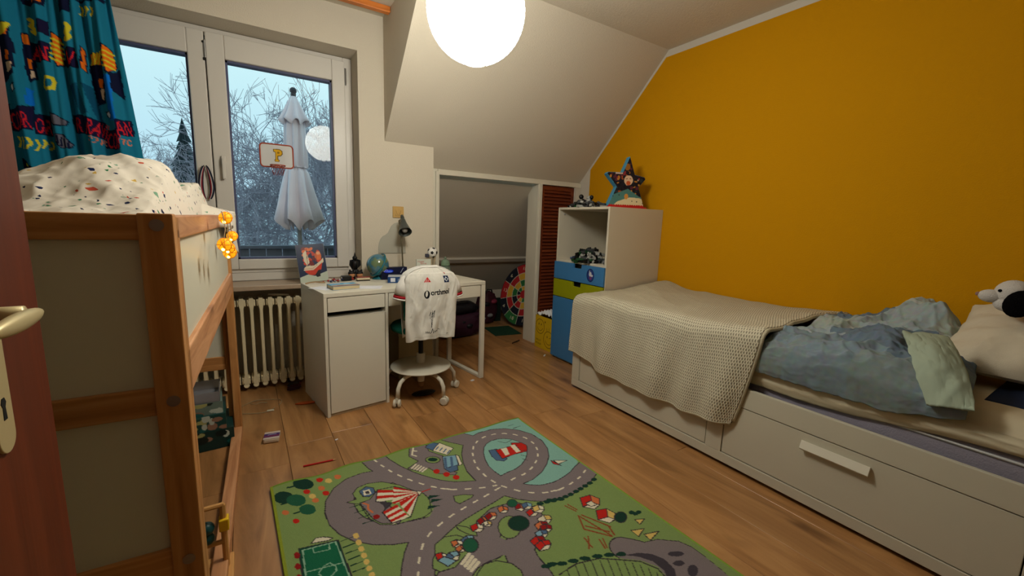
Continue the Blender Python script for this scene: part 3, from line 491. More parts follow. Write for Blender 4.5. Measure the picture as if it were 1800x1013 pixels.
p|cream|1|82 66.6 84.4 66.9 85.3 68.4 83.5 68.7
p|slate|1|85.9 65 88.5 65.1 87.6 67.5 85 67.8
p|lblue|1|88.5 65.1 89.8 67 88.8 68.7 87.6 67.5
p|cream|1|85 67.8 87.6 67.5 88.8 68.7 87 69.4
p|red|1|84.7 69.9 87.8 69.4 87.2 72 84.3 72.8
p|cream|1|87.8 69.4 89.7 71 88.9 72.8 87.2 72
p|cream|1|84.3 72.8 87.2 72 88.9 72.8 86.9 73.9
p|yel|1|88.7 68.8 91.6 69 90.5 71.6 87.6 71.8
p|cream|1|91.6 69 93 71.1 91.9 72.9 90.5 71.6
p|cream|1|87.6 71.8 90.5 71.6 91.9 72.9 89.8 73.6
p|cream|1|86.2 75.5 89.7 75 89 77.8 85.7 78.6
p|yel|1|89.7 75 91.9 76.7 91 78.7 89 77.8
p|cream|1|85.7 78.6 89 77.8 91 78.7 88.7 79.9
p|orange|1|83.3 77.6 86.5 77.1 85.9 79.8 82.8 80.5
p|red2|1|86.5 77.1 88.5 78.8 87.7 80.7 85.9 79.8
p|cream|1|82.8 80.5 85.9 79.8 87.7 80.7 85.6 81.7
p|red2|1|84.7 79.2 87.4 79.4 86.4 81.7 83.7 81.8
p|red2|1|87.4 79.4 88.7 81.3 87.7 82.9 86.4 81.7
p|cream|1|83.7 81.8 86.4 81.7 87.7 82.9 85.8 83.5
p|lblue|1|80.7 81.2 83.6 80.8 83.1 83.2 80.3 83.9
p|slate|1|83.6 80.8 85.5 82.4 84.8 84 83.1 83.2
p|cream|1|80.3 83.9 83.1 83.2 84.8 84 82.9 85
p|red|1|76.9 83.3 80.2 82.6 79.9 85.2 76.8 86.2
p|red2|1|80.2 82.6 82.6 84 82 85.9 79.9 85.2
p|cream|1|76.8 86.2 79.9 85.2 82 85.9 79.9 87.1
p|red|1|77 86 80.6 85.3 80.3 88 76.9 89.1
p|red|1|80.6 85.3 83.1 86.8 82.5 88.8 80.3 88
p|cream|1|76.9 89.1 80.3 88 82.5 88.8 80.3 90.1
p|orange|1|52 68.4 54.3 68.6 53.8 70.9 51.6 71.1
p|cream|1|54.3 68.6 55.7 70.4 55.1 72 53.8 70.9
p|cream|1|51.6 71.1 53.8 70.9 55.1 72 53.6 72.7
p|orange|1|51.8 72.3 53.9 71.6 54 73.6 52.1 74.5
p|orange|1|53.9 71.6 55.6 72.6 55.4 74.1 54 73.6
p|cream|1|52.1 74.5 54 73.6 55.4 74.1 54.2 75.1
p|slate|1|55.5 69.5 58.2 68.7 58.2 71.2 55.7 72.3
p|lblue|1|58.2 68.7 60.3 69.9 60 71.8 58.2 71.2
p|cream|1|55.7 72.3 58.2 71.2 60 71.8 58.4 73.1
p|red|1|44.9 70.7 47.1 71.2 46.6 73.5 44.4 73.4
p|cream|1|47.1 71.2 48.4 73.2 47.8 74.8 46.6 73.5
p|cream|1|44.4 73.4 46.6 73.5 47.8 74.8 46.3 75.2
p|slate|1|46.4 74.2 49.2 72.6 49.9 75.3 47.3 77.2
p|lblue|1|49.2 72.6 52 73.4 52.1 75.5 49.9 75.3
p|cream|1|47.3 77.2 49.9 75.3 52.1 75.5 50.6 77.3
p|tree1|1|84.8 63.7 84.1 64.4 83.3 64.8 82.4 64.9 81.6 64.6 81 64 80.7 63.2 80.7 62.3 81.1 61.5 81.8 60.8 82.6 60.3 83.5 60.2 84.4 60.5 85 61.1 85.3 61.9 85.2 62.9
p|tree1|1|59.7 75.2 58.9 76.2 57.8 76.8 56.7 77 55.6 76.6 54.8 75.8 54.4 74.7 54.4 73.4 54.8 72.1 55.6 71.1 56.7 70.4 57.8 70.2 58.9 70.6 59.8 71.4 60.2 72.6 60.2 73.9
p|lblue|1|44.4 73.7 47.1 73.4 49.9 77.2 46.4 78
p|red|1|109.8 74.9 114.9 75.8 111.9 80.1 106.8 79.9
p|orange|1|114.9 75.8 116.6 79.8 113.9 82.6 111.9 80.1
p|cream|1|106.8 79.9 111.9 80.1 113.9 82.6 110 83.4
p|red|1|109.9 84.3 114.4 85.8 111.2 89.6 106.6 88.7
p|yel|1|114.4 85.8 115.4 89.8 112.7 92.2 111.2 89.6
p|cream|1|106.6 88.7 111.2 89.6 112.7 92.2 109.1 92.4
p|tree0|1|117.7 93.8 116.6 94.5 115.3 94.9 114.1 95 113.1 94.6 112.5 93.9 112.3 93.1 112.6 92.1 113.3 91.1 114.4 90.4 115.7 90 117 89.9 118 90.3 118.7 91 118.8 91.9 118.5 92.9
p|cream|1|109.4 78.7 112.4 78.8 112.8 81.9 109.8 81.5
l|brown|0.7|101.5 82.8 104.7 97.6
l|brown|0.7|102.9 83.2 107.9 94
l|brown|0.7|101.5 82.8 98.2 89.6
l|brown|0.7|98.2 89.6 104.5 97.9
l|brown|0.7|107.6 93 105.9 97.9
l|brown|0.7|99.9 88.6 105.4 95.7
l|brown|0.6|100.9 75.5 102.5 80.2
l|brown|0.6|102.4 75.5 103.5 79.9
l|brown|0.6|95.1 92.8 94.2 97.8
l|brown|0.6|96.9 93.1 92.8 97.7
l|brown|0.6|99.3 96.5 97.9 100.8
l|brown|0.6|100.8 96.7 98.7 101
p|yel|1|119.3 96.4 123 98.2 118.7 99.4
p|yel|1|113.1 99.7 118.3 101.7 113.1 103.4
p|yel|1|115.8 103.7 122.2 105.7 115.4 107
p|tree0|0|122.5 93.5 122.1 93.7 121.6 93.8 121.1 93.8 120.6 93.6 120.3 93.3 120.2 92.9 120.2 92.6 120.5 92.2 120.9 92 121.4 91.9 121.9 91.9 122.4 92.1 122.7 92.4 122.9 92.8 122.8 93.2
p|tree0|0|123.3 94.9 122.9 95.1 122.4 95.2 121.9 95.1 121.4 95 121.1 94.7 120.9 94.3 121 93.9 121.3 93.6 121.7 93.4 122.2 93.3 122.7 93.3 123.2 93.5 123.5 93.8 123.6 94.2 123.6 94.5
p|tree0|0|125.2 95 124.8 95.2 124.3 95.3 123.8 95.2 123.3 95.1 123 94.8 122.8 94.4 122.9 94 123.2 93.7 123.6 93.5 124.1 93.4 124.6 93.4 125.1 93.6 125.4 93.9 125.6 94.3 125.5 94.6
d|cream|0.8|106.6 66.1 102 65.4 97.4 63.6 93.6 60.9 90.2 57.6 87.2 53.6 85 49.5 83.8 44.9 83 39.5 83 33.7 84.6 27.2 87.2 20.8 90.7 15.3 95 11.7 100.6 9.5 106.7 9.8 111.9 11.9 116.4 16 119.4 21.9 119.8 28.3 117.9 34.2 114.7 39 110.7 42.9 105.3 46.4 99.3 48.5 93.8 48.8 88.2 49.8
d|cream|0.8|132.4 59.4 128.8 60.4 125.6 61.5 121.1 63.6 116.3 64.8 111.5 65.7 106.6 66 102.1 65.1 106.6 66.1
d|cream|0.8|42 -5 43.8 1 44.7 5.7 46 9.8 47.5 14.7 49.4 19 51.5 23.4 53.7 27.3 56.3 31.2 59.4 35.3 62.4 38.6 65.7 41.3 62 38.3 65.7 41.4 70.3 43.9 74.9 46.1 79.6 48 83.8 49
d|cream|0.8|84.1 51.1 79.5 52 75.2 52.9 70 53.7 65.1 54.6 60.5 55.5 56.2 56.7 51.6 58.5 47.3 60.5 43.4 63.8 40.7 67.4 38.3 71.8 36.3 76.4 32.9 84.8
"""
CUR = """
p|navy|1|41 40.7 48.3 38.6 48 41.7 41.4 42.4
p|orange|1|44.1 39.9 47.8 38.8 47.6 40.7 44.2 41.3
p|orange|1|32.9 52.6 36.4 52.5 36.2 58 32.4 57.4
l|yel|1.2|32.7 57.4 34.2 53.4
l|yel|1.2|33.8 57.1 35.2 53.1
l|yel|1.2|34.8 56.8 36.3 52.8
p|navy|1|32.4 57.8 36.3 57.9 37.1 60.7 36.8 66.6 36.4 73.4 31.4 77.4 30.6 74.6
p|orange|1|34.2 63.6 36 63.9 35.8 68.3 34 68
p|skin|1|33.7 68.4 36.6 68.5 36.2 72.3 33.9 73.6 33.4 71.1
p|orange|1|39.1 54.7 41.5 54.8 41.8 59.5 39.4 59.4
p|navy|1|39.4 59.8 42.1 59.9 42.4 67.7 42.4 73.7 40.2 75.7 39.2 69.1
p|orange|1|40.2 65.1 41.8 65.5 41.6 70.1 40.3 70
p|skin|1|40.5 70.3 42.2 70.4 42.1 73.4 40.6 74.5
l|yel|1.6|42.7 48.3 43.7 48.7 42.7 51.2 43.7 52 44.1 53.8 43 53.3
p|maroon|1|46 48.5 48.8 48.1 48.5 54.2 45.7 53.8
p|maroon|1|42 58 48.2 57.9 48 65.9 42 65.9
t|red|AN|41.9 65.5 47.4 65.7 6.5
p|orange|1|49.3 52.1 51.7 53.8 52 65.6 50.1 67.2 49 60.9
l|yel|1|49.3 55.1 52.1 56
l|yel|1|49.1 57.3 51.9 58.2
l|yel|1|48.9 59.5 51.7 60.4
l|yel|1|48.7 61.7 51.5 62.6
l|yel|1|48.4 63.8 51.2 64.8
p|maroon|1|52.8 57.7 56.9 57.9 57.9 66.7 52.6 65.9
t|red|V|52.5 65.5 56.2 65.9 6.7
p|navy|1|53 37.3 57.1 36.1 56.6 41.9 52.8 41.8
l|yel|1.6|55.1 48 55.9 48.9 54.5 51.6 55.6 52.8 54.5 54.6 53.7 53.7
p|yel|0|59.6 37.7 60.5 37.4 61.3 39.3 60.2 41.7 59.2 41.9 60.3 39.5
p|yel|0|61.6 37.7 62.5 37.5 63.2 39.3 62.1 41.7 61.2 41.9 62.3 39.6
p|yel|0|63.6 37.7 64.5 37.5 65.3 39.4 64.1 41.7 63.2 42 64.3 39.6
p|navy|1|58.9 35.6 68.8 32.8 68.7 34 58.9 36.2
l|yel|1.4|44.9 74.8 46.1 73.1 47.9 72.8 48.8 74.8 47.9 77.5 45.9 78.1 44.7 76.7 44.9 74.8
p|orange|1|58.8 56.3 59.9 57.6 59.9 67.9 58.5 66.6
p|orange|1|61.7 58.4 66.1 57.8 65.9 63.4 61.5 63.6
l|yel|0.9|61.5 63.4 63.2 58.4
l|yel|0.9|62.9 63.1 64.6 58.1
l|yel|0.9|64.3 62.8 66 57.8
p|orange|1|66.7 53.7 69.4 55.4 71 63.2 67.5 67.1 66.5 60.1
l|yel|0.9|67.1 56.8 70.2 57.3
l|yel|0.9|66.9 59 70 59.6
l|yel|0.9|66.7 61.3 69.8 61.9
l|yel|0.9|66.5 63.6 69.6 64.2
p|navy|1|60.6 63.8 66.2 63.8 66.3 70.6 65.3 80.6 62.7 81.8 61 72.4
p|orange|1|63.8 69.1 65.7 69.1 65.6 74 63.7 73.9
p|skin|1|64 73.9 65.9 73.9 65.1 79.4 63.9 79.2
p|navy|1|68.4 66.9 71.9 63.8 72.7 77.6 68.4 74.3
p|blue|0|38.6 78.3 41 79.4 40.6 86.4 38.4 86
p|blue|0|66.2 67.4 68.4 67.8 69.1 89.1 66.6 88.6
p|teal2|0|52.7 74 56.1 73.4 59.2 86.5 56.6 87.7
p|teal2|0|57.9 73 60.9 74.1 63.9 89.9 61.4 89.4
p|grey|1|45.3 87.9 51.4 91.7 50.6 93.9 47 94 45.4 92.6
p|grey|1|46.6 98 49.6 98 52.2 102.2 51.5 103.9 48.4 104.3 46.6 101.2
l|navy|0.7|47.5 98.7 47.4 102.8
l|navy|0.7|48.7 99.4 48.5 103.3
l|navy|0.7|50 100 49.7 103.8
l|navy|0.7|51.2 100.7 50.8 104.3
p|white|1|34.2 78.7 35.9 77.7 36.2 80.2 34.7 81.3
p|white|1|65.3 84.7 66.9 84.4 67.3 87.7 65.7 87.1
p|maroon|1|29.4 86.7 32.1 86.4 31.8 93.9 28.5 95.2
p|maroon|1|32.3 88.9 40.6 86.4 39.2 97.1 32.2 98.1
p|maroon|1|40.2 89.9 45.4 89.5 44.8 98.7 39.9 98.5
p|maroon|1|52.6 87.9 57.2 88 57.1 96.2 52.8 96
p|maroon|1|57.5 88.4 64.5 90.2 64.5 98.1 57.3 96.6
p|maroon|1|64.2 93.6 69.8 93.6 69.7 102.6 63.8 102
p|maroon|1|68.9 88.3 74.2 87.9 75 95.1 69.2 95.8
t|red|R|28.7 94.4 31.4 94.3 6.5
t|red|COR|32.4 97.5 39.3 96.7 7.4
t|red|OR|40.2 98.1 44.6 98.2 6.7
t|red|R|52.8 95.6 56.5 95.7 7
t|red|RAVI|57.3 96.2 64 97.8 7.1
t|red|COI|64 101.7 69.4 102.3 7.2
t|red|AN|69.3 95.7 74.3 95.2 6.9
t|orange2|TO WI|58 100.2 63.7 101.4 3
t|orange2|TO|70.3 100.4 73.9 100.2 3.1
p|yel|0|33.1 100.3 34.1 100.1 34.8 102.5 33.6 105.2 32.6 105.4 33.8 102.7
p|yel|0|35.2 100.7 36.2 100.5 37 103 35.7 105.7 34.7 105.8 36 103.1
p|yel|0|37.4 101.1 38.4 101 39.2 103.4 37.9 106.1 36.9 106.3 38.2 103.5
p|yel|0|39.6 101.5 40.6 101.4 41.4 103.9 40.1 106.6 39.1 106.7 40.4 104
p|navy|1|33.7 110.3 38.1 114.3 37.5 117.5 33.6 114.7
p|yel|1|34.4 111.4 37.5 114.3 34.8 113.8
p|yel|0|41.7 101.1 42.5 101 43.1 102.9 42.1 105 41.3 105.1 42.3 103
p|yel|0|43.4 101.4 44.3 101.3 44.9 103.3 43.9 105.4 43 105.5 44.1 103.4
"""
# ---------------- materials ----------------
WALL = mat('wall_paint', (.80,.765,.70), .9, spec=.15, bump=.25, bscale=140)
WHITE = mat('white_lacquer', (.83,.81,.75), .38, spec=.4)
FRAME = mat('window_plastic', (.82,.80,.77), .35, spec=.45)
YELLOW = mat('yellow_paint', (.775,.545,.003), .85, spec=.15, bump=.2, bscale=160)
BACKW = mat('wall_paint_low_bounce', (.62,.58,.50), .9, spec=.1)  # wall paint darkened so the unseen walls bounce less light
STRIP = mat('unpainted_edge', (.78,.75,.70), .9, spec=.1)
EAVE = mat('eaves_paint', (.76,.73,.67), .95, spec=.05, bump=.2, bscale=120)
SUB = mat('subfloor', (.12,.08,.05), .9)
OAK = woodmat('oak_planks', (.50,.35,.20), (.63,.45,.275), (.72,.54,.345), rough=.32, stretch=9)
PINE = woodmat('pine', (.64,.42,.27), (.76,.54,.37), (.84,.63,.46), axis=1, rough=.45, stretch=18, scale=1.3)
PINEZ = woodmat('pine_upright', (.60,.40,.22), (.72,.50,.29), (.80,.60,.38), axis=2, rough=.45, stretch=18, scale=1.3)
PINEX = woodmat('pine_cross', (.60,.40,.22), (.72,.50,.29), (.80,.60,.38), axis=0, rough=.45, stretch=18, scale=1.3)
TRIMW = woodmat('honey_wood', (.62,.33,.12), (.78,.45,.18), (.85,.53,.24), axis=0, knots=False)
LOUV = woodmat('louver_wood', (.30,.12,.06), (.42,.18,.09), (.50,.24,.12), axis=0, knots=False)
DOORW = woodmat('door_wood', (.31,.12,.05), (.37,.15,.06), (.42,.18,.08), axis=2, knots=False, rough=.5, stretch=20)
BLACK = mat('black_plastic', (.06,.06,.065), .45)
DARK = mat('gap_shade', (.03,.03,.03), .9)  # near-black colour stands in for shade in gaps and hollows
BRASS = mat('aged_brass', (.80,.74,.56), .38, metal=.35)
STEEL = mat('steel', (.62,.62,.62), .35, metal=.9)
RADM = mat('radiator_enamel', (.86,.80,.66), .4, var=.05)
PRINT = mat('print', (1,1,1), .65, attr=True, spec=.25)
GLOSSP = mat('glossy_print', (1,1,1), .3, attr=True, spec=.5)
FABRP = mat('fabric_print', (1,1,1), .95, attr=True, spec=.08, bump=.25, bscale=500)
def paint(n, c, r=.5, **k): return mat(n, c, r, **k)
g = bpy.data.materials.new('pane_glass'); g.use_nodes = True; q = NT(g); g.node_tree.nodes.clear()
ou = q.n('ShaderNodeOutputMaterial'); tr = q.n('ShaderNodeBsdfTransparent'); gl = q.n('ShaderNodeBsdfGlossy', Roughness=0.0); fr = q.n('ShaderNodeFresnel', IOR=1.30); mx = q.n('ShaderNodeMixShader')
tr.inputs[0].default_value = (.93,.96,.97,1)
q.l(fr.outputs[0], mx.inputs[0]); q.l(tr.outputs[0], mx.inputs[1]); q.l(gl.outputs[0], mx.inputs[2]); q.l(mx.outputs[0], ou.inputs[0])
GLASS = g

# ---------------- shell ----------------
XR, XL, YB, YW, ZC, K = 2.87, -1.2, -1.3, 3.15, 2.54, 4.87
fl = build('floor', MB().box(XL-.1, YB-.1, -.14, XR+.1, 4.65, -.012), SUB, kind='structure')
lens = {}
def plank_mesh(L):
    L = round(L, 2)
    if L not in lens:
        me = bpy.data.meshes.new('plank'); q_ = MB().box(.0008, .0008, -.012, .2192, L-.0008, 0); me.from_pydata(q_.v, [], q_.f); me.materials.append(OAK); lens[L] = me
    return lens[L]
k = 0
for i in range(-7, 13):
    x = .122+.22*i; y = YB-.1-rng.random()*1.2
    while y < 4.6:
        L = float(rng.choice([1.7, 2.0, 2.2])); y0, y1 = max(y, YB-.05), min(y+L, 4.6)
        if y1-y0 > .05 and x < XR+.02:
            o = link('plank', plank_mesh(y1-y0), fl, (x, y0, 0)); b = o.modifiers.new('b', 'BEVEL'); b.width = .0012; b.segments = 1
        y += L
w = MB()
w.prism([(.71,0),(1.26,0),(1.26,K-YW),(.887,K-YW),(.887,ZC),(.71,ZC)], YW, 3.45, 'xz')
w.box(XL-.1, YW, 2.287, .71, 3.45, ZC); w.box(XL-.1, YW, .69, -1.0, 3.45, 2.287); w.box(XL-.1, 3.37, -.1, .71, 3.45, .69)
build('wall_window', w, WALL, kind='structure')
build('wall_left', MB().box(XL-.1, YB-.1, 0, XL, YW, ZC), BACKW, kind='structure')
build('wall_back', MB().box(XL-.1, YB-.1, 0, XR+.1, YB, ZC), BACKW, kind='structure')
w = MB().prism([(YB-.1,-.05),(4.65,-.05),(4.65,.32),(2.33,ZC+.1),(YB-.1,ZC+.1)], XR, XR+.1, 'yz', 0)
w.prism([(YB,0),(3.14,0),(3.14,4.84-3.14),(4.84-2.49,2.49),(YB,2.49)], XR-.0015, XR+.001, 'yz', 1)
build('wall_right', w, [STRIP, YELLOW], kind='structure')
w = MB().box(XL-.1, YB-.1, ZC, XR+.1, 2.33, ZC+.1); w.box(XL-.1, 2.33, ZC, .887, YW+.1, ZC+.1)
w.prism([(2.33,ZC),(3.19,K-3.19),(3.19,K-3.09),(2.33,ZC+.1)], .91, 1.26, 'yz')
w.prism([(2.33,ZC),(3.29,K-3.29),(3.36,K-3.29),(2.33,ZC+.1)], 1.26, XR+.1, 'yz')
build('ceiling', w, WALL, kind='structure')
build('wall_cheek', MB().prism([(2.33,ZC),(YW+.04,ZC),(YW+.04,K-YW-.04)][:4], .887, .91, 'yz'), WALL, kind='structure')
w = MB().prism([(3.36,K-3.36),(4.65,K-4.65),(4.65,K-4.5),(3.4,K-3.25)], 1.26, XR, 'yz')
build('wall_eaves_slope', w, EAVE, kind='structure')
w = MB().box(1.2, 4.55, 0, XR, 4.65, .34); w.box(1.18, 3.45, 0, 1.26, 4.55, 1.55)
build('wall_eaves', w, WALL, kind='structure')
build('trim_1', MB().box(XL, 2.965, 2.50, .885, 3.01, 2.538), TRIMW, kind='structure', bev=.004)
build('trim_2', MB().prism([(4.07,K-4.07-.04),(4.11,K-4.11-.04),(4.13,K-4.13),(4.09,K-4.09)], 1.262, XR-.005, 'yz'), STRIP, kind='structure')
# closet frame around the eaves opening
w = MB().box(1.262, 3.27, 0, 1.345, 3.36, 1.58); w.box(1.345, 3.262, 1.535, XR-.002, 3.30, 1.578)
build('trim_3', w, WHITE, kind='structure', bev=.003)
build('trim_4', MB().box(1.325, 3.255, 0, 1.355, 3.275, 1.56), WHITE, kind='structure', bev=.003)
w = MB().box(2.345, 3.262, 0, 2.375, 3.43, 1.535); w.box(2.36, 3.255, 0, 2.39, 3.275, 1.535)
build('trim_5', w, WHITE, kind='structure', bev=.003)
build('trim_6', MB().box(2.80, 3.262, 0, XR-.002, 3.36, 1.535), STRIP, kind='structure')
build('closet_shade_panel', MB().box(2.38, 3.33, 0, XR-.002, 3.36, 1.54), DARK, kind='structure')  # near-black sheet added as the shade behind the louvres
# louvred closet door
d = bpy.data.objects.new('door_1', None); COL.objects.link(d); d.location = (2.40, 3.285, 0); d['kind'] = 'structure'; d['label'] = 'reddish brown louvred closet door'
build('frame', MB().box(0,0,.02,.035,.025,1.53).box(.365,0,.02,.40,.025,1.53).box(.035,0,1.49,.365,.025,1.53).box(.035,0,.02,.365,.025,.10), LOUV, d, bev=.002)
sl = build('slat', MB().prism([(-.004,0),(.0,-.004),(.022,.026),(.018,.030)], .034, .366, 'yz'), LOUV, d, (0, 0, .1))
for i in range(1, 42): link('slat', sl.data, d, (0, 0, .1+i*.0333))

# ---------------- window ----------------
win = build('window_1', MB().box(-1.0,3.34,.775,-.94,3.41,2.283).box(.65,3.34,.775,.708,3.41,2.283).box(-.94,3.34,2.235,.65,3.41,2.283).box(-.94,3.34,.775,.65,3.41,.825)
            .box(-1.0,3.345,.72,.708,3.44,.775).box(-.165,3.371,.81,-.12,3.40,2.25), FRAME, kind='structure', bev=.004)
def sash(x0, x1, parent):
    z0, z1 = .80, 2.255; gx0, gx1 = x0+.095, x1-.085; gz0, gz1 = .868, 2.115
    m = MB().box(x0,3.322,z0,gx0,3.37,z1).box(gx1,3.322,z0,x1,3.37,z1).box(gx0,3.322,gz1,gx1,3.37,z1).box(gx0,3.322,z0,gx1,3.37,gz0)
    build('sash', m, FRAME, parent, bev=.006)
    e = .012
    m = MB().box(gx0,3.345,gz0,gx0+e,3.40,gz1).box(gx1-e,3.345,gz0,gx1,3.40,gz1).box(gx0,3.345,gz1-e,gx1,3.40,gz1).box(gx0,3.345,gz0,gx1,3.40,gz0+e)
    build('gasket', m, mat('gasket', (.30,.32,.45), .5), parent)
    build('pane', MB().add([(gx0,3.38,gz0),(gx1,3.38,gz0),(gx1,3.38,gz1),(gx0,3.38,gz1)], [(0,1,2,3)]), GLASS, parent)
sash(-.140, .660, win); sash(-.945, -.146, win)
def handle(x, z, parent):
    h = build('window_handle', MB().box(x-.012,3.305,z-.03,x+.012,3.322,z+.03).box(x-.009,3.285,z-.115,x+.009,3.302,z+.012), FRAME, parent, bev=.004)
handle(-.088, 1.50, win)
build('hinge', MB().tube([(-.143,3.316,2.20),(-.143,3.316,2.10)], .006), STEEL, win)
build('hinge', MB().tube([(.665,3.326,2.21),(.665,3.326,2.10)], .007), STEEL, win)
build('catch', MB().box(-.155,3.316,2.185,-.143,3.324,2.195).box(-.147,3.314,2.12,-.139,3.324,2.16).box(-.155,3.316,2.085,-.145,3.324,2.10), BLACK, win)
SILL = mat('sill_stone', (.66,.58,.50), .35, var=.12, vscale=30)
build('windowsill', MB().box(XL+.001, 3.085, .688, .708, 3.36, .718), SILL, kind='structure', bev=.004)

# ---------------- radiator ----------------
rad = thing('radiator', 'cream enamelled column radiator in the niche under the window', 'radiator', (-.80, 3.21, 0))
m = MB()
prof = [(-.012,.045),(.012,.045),(.019,.07),(.012,.10),(.0095,.115),(.0095,.55),(.012,.565),(.019,.60),(.012,.63),(-.012,.63),(-.019,.60),(-.012,.565),(-.0095,.55),(-.0095,.115),(-.012,.10),(-.019,.07)]
m.prism(prof, -.058, -.030, 'xz'); m.prism(prof, .030, .058, 'xz'); m.prism(prof, -.012, .012, 'xz')
m.box(-.024,-.05,.05,.024,.05,.095); m.box(-.024,-.05,.575,.024,.05,.618)
m.tube([(0,-.058,.045),(0,-.03,.033),(0,.03,.033),(0,.058,.045)], .018, 8)
sec = build('section', m, RADM, rad, bev=.004)
for i in range(1, 21): o = link('section', sec.data, rad, (i*.054, 0, 0), bev=.004)
[build('foot', MB().box(x,.0,0,x+.03,.03,.06), BLACK, rad) for x in (0, 1.0)]

# ---------------- outside ----------------
GR = mat('garden_ground', (.74,.79,.80), .95, var=.25, vscale=.4)
build('ground', MB().add([(-60,5.2,-3),(70,5.2,-3),(70,90,-3),(-60,90,-3)], [(0,1,2,3)]), GR, kind='structure')
build('balcony_floor', MB().box(-4,3.47,-.25,5,4.9,-.06), mat('wet_concrete', (.35,.36,.38), .6), kind='structure')
BAL = mat('weathered_boards', (.36,.38,.43), .8, var=.2, vscale=18)
rl = thing('balcony_railing', 'weathered grey wooden balcony railing outside the window', 'railing', (0, 4.78, -.06))
build('handrail', MB().box(-3.5,-.05,.90,4.5,.05,.93), BAL, rl, bev=.004); build('crossbar', MB().box(-3.5,.012,.2,4.5,.05,.28), BAL, rl)
bd = build('board', MB().box(-.066,-.012,0,.066,.012,.895), BAL, rl, (-3.4,0,0))
for i in range(1, 57): link('board', bd.data, rl, (-3.4+i*.14, 0, 0))
ps = thing('closed_parasol', 'closed off-white parasol on the balcony, tied round the middle', 'parasol', (.42, 4.25, -.06))
PAR = mat('parasol_cloth', (.90,.85,.88), .95, spec=.1, bump=.2, bscale=60)
build('pole', MB().tube([(0,0,0),(0,0,2.24)], .019, 12), mat('pole_grey', (.5,.5,.5), .5), ps)
build('base', MB().box(-.22,-.22,0,.22,.22,.06), mat('wet_concrete', (.35,.36,.38), .6), ps, bev=.02)
build('finial', MB().ball((0,0,2.29), .028, 12, 8).lathe([(.018,2.235),(.022,2.265),(.012,2.27)], 12), mat('finial_grey', (.22,.22,.26), .5), ps)
def folds(z, r, n, amp, name, ph=0, wave=0):
    t = np.linspace(0, 2*np.pi, 97); Z, Tt = np.meshgrid(z, t, indexing='ij'); R = np.interp(Z, z[::-1] if z[0] > z[-1] else z, r[::-1] if z[0] > z[-1] else r)
    s = (z[0]-Z)/(z[0]-z[-1]); f = 1+amp*s**.5*np.cos(n*Tt+ph+.8*np.sin(Z*5))+.05*np.cos(17*Tt+3*Z)
    ZZ = Z+wave*s**3*np.cos(n*Tt+ph)
    gridmesh(name, R*f*np.cos(Tt), R*f*np.sin(Tt), ZZ, PAR, ps, thick=.003)
folds(np.array([2.24,2.18,2.10,2.05,2.02]), np.array([.02,.045,.075,.095,.108]), 8, .22, 'top_flounce', 0, .02)
folds(np.array([2.16,2.05,1.9,1.75,1.66,1.645]), np.array([.03,.07,.075,.078,.075,.07]), 8, .22, 'canopy', 1)
folds(np.array([1.655,1.60,1.45,1.3,1.15]), np.array([.062,.085,.11,.13,.15]), 7, .38, 'canopy_skirt', 2, .05)
build('tie', MB().tube([(.08*math.cos(a/3), .08*math.sin(a/3), 1.65) for a in range(0, 20)], .006, 6), PAR, ps)

def tree(name, label, base, L, r, seed, depth, lean=(0,0), col='bark', spread=.55, up=.12, group=None, fit=(3,6)):
    R = random.Random(seed); m = MB()
    def br(p, d, L, r, k):
        if len(m.f) > 110000: return
        q = p+d*L*.5+Vector((R.gauss(0,.04), R.gauss(0,.04), R.gauss(0,.03)))*L; e = q+(d+Vector((R.gauss(0,.15), R.gauss(0,.15), R.gauss(0,.1)))).normalized()*L*.5
        m.tube([p, q, e], [r, r*.85, r*.68], 5 if k > depth-3 else 3, cap=False)
        if k == 0: return
        for i in range(R.choice([2,3,3,4]) if k < depth else 4):
            a = R.uniform(0, 6.283); s = spread*R.uniform(.6, 1.4); o = d.orthogonal().normalized(); o2 = d.cross(o)
            nd = (d+(o*math.cos(a)+o2*math.sin(a))*s+Vector((0,0,up))).normalized(); br(e if i else q.lerp(e, .8), nd, L*R.uniform(.62,.86), max(r*.62, .0045), k-1)
    br(Vector((0,0,0)), Vector((lean[0], lean[1], 1)).normalized(), L, r, depth)
    V_ = np.array(m.v); sc_ = fit[1]/V_[:,2].max(); sx_ = fit[0]/np.percentile(abs(V_[:,0]), 98); m.v = [(x*sx_, y*sx_, z*sc_) for x, y, z in m.v]
    t = thing(name, label, 'tree', base, group=group)
    build('trunk_and_branches', m, mat(col, (.60,.58,.62), .95), t); return t
tree('bare_tree', 'large bare tree with a wide crown of fine twigs, behind the parasol', (2.3,10.5,-3), 2.0, .10, 3, 8, (-.1,0), spread=.75, up=.05, fit=(3.0,7.3))
tree('bare_tree', 'lower bare tree with arching twigs, left of the parasol', (.2,9.6,-3), 1.6, .075, 12, 8, (-.1,0), spread=.85, up=.02, fit=(1.7,5.5))
tree('bare_tree', 'distant pale bare tree seen through the pane beside the curtain', (-2.7,15,-3), 2.0, .08, 31, 8, spread=.6, fit=(2.2,6.6))
tree('bare_tree', 'bare tree at the right edge of the garden view, past the parasol', (4.0,12.5,-3), 2.4, .11, 44, 8, (-.1,0), spread=.7, fit=(2.8,7.6))
tree('bare_tree', 'thin bare tree half hidden behind the closed parasol', (.9,12,-3), 2.0, .09, 77, 8, (.05,0), spread=.7, up=.06, fit=(2.6,6.3))
tree('bare_tree', 'bare tree rising behind the toy basketball board', (-.6,16,-3), 2.0, .09, 91, 8, (.1,0), spread=.7, up=.04, fit=(3.2,6.2))
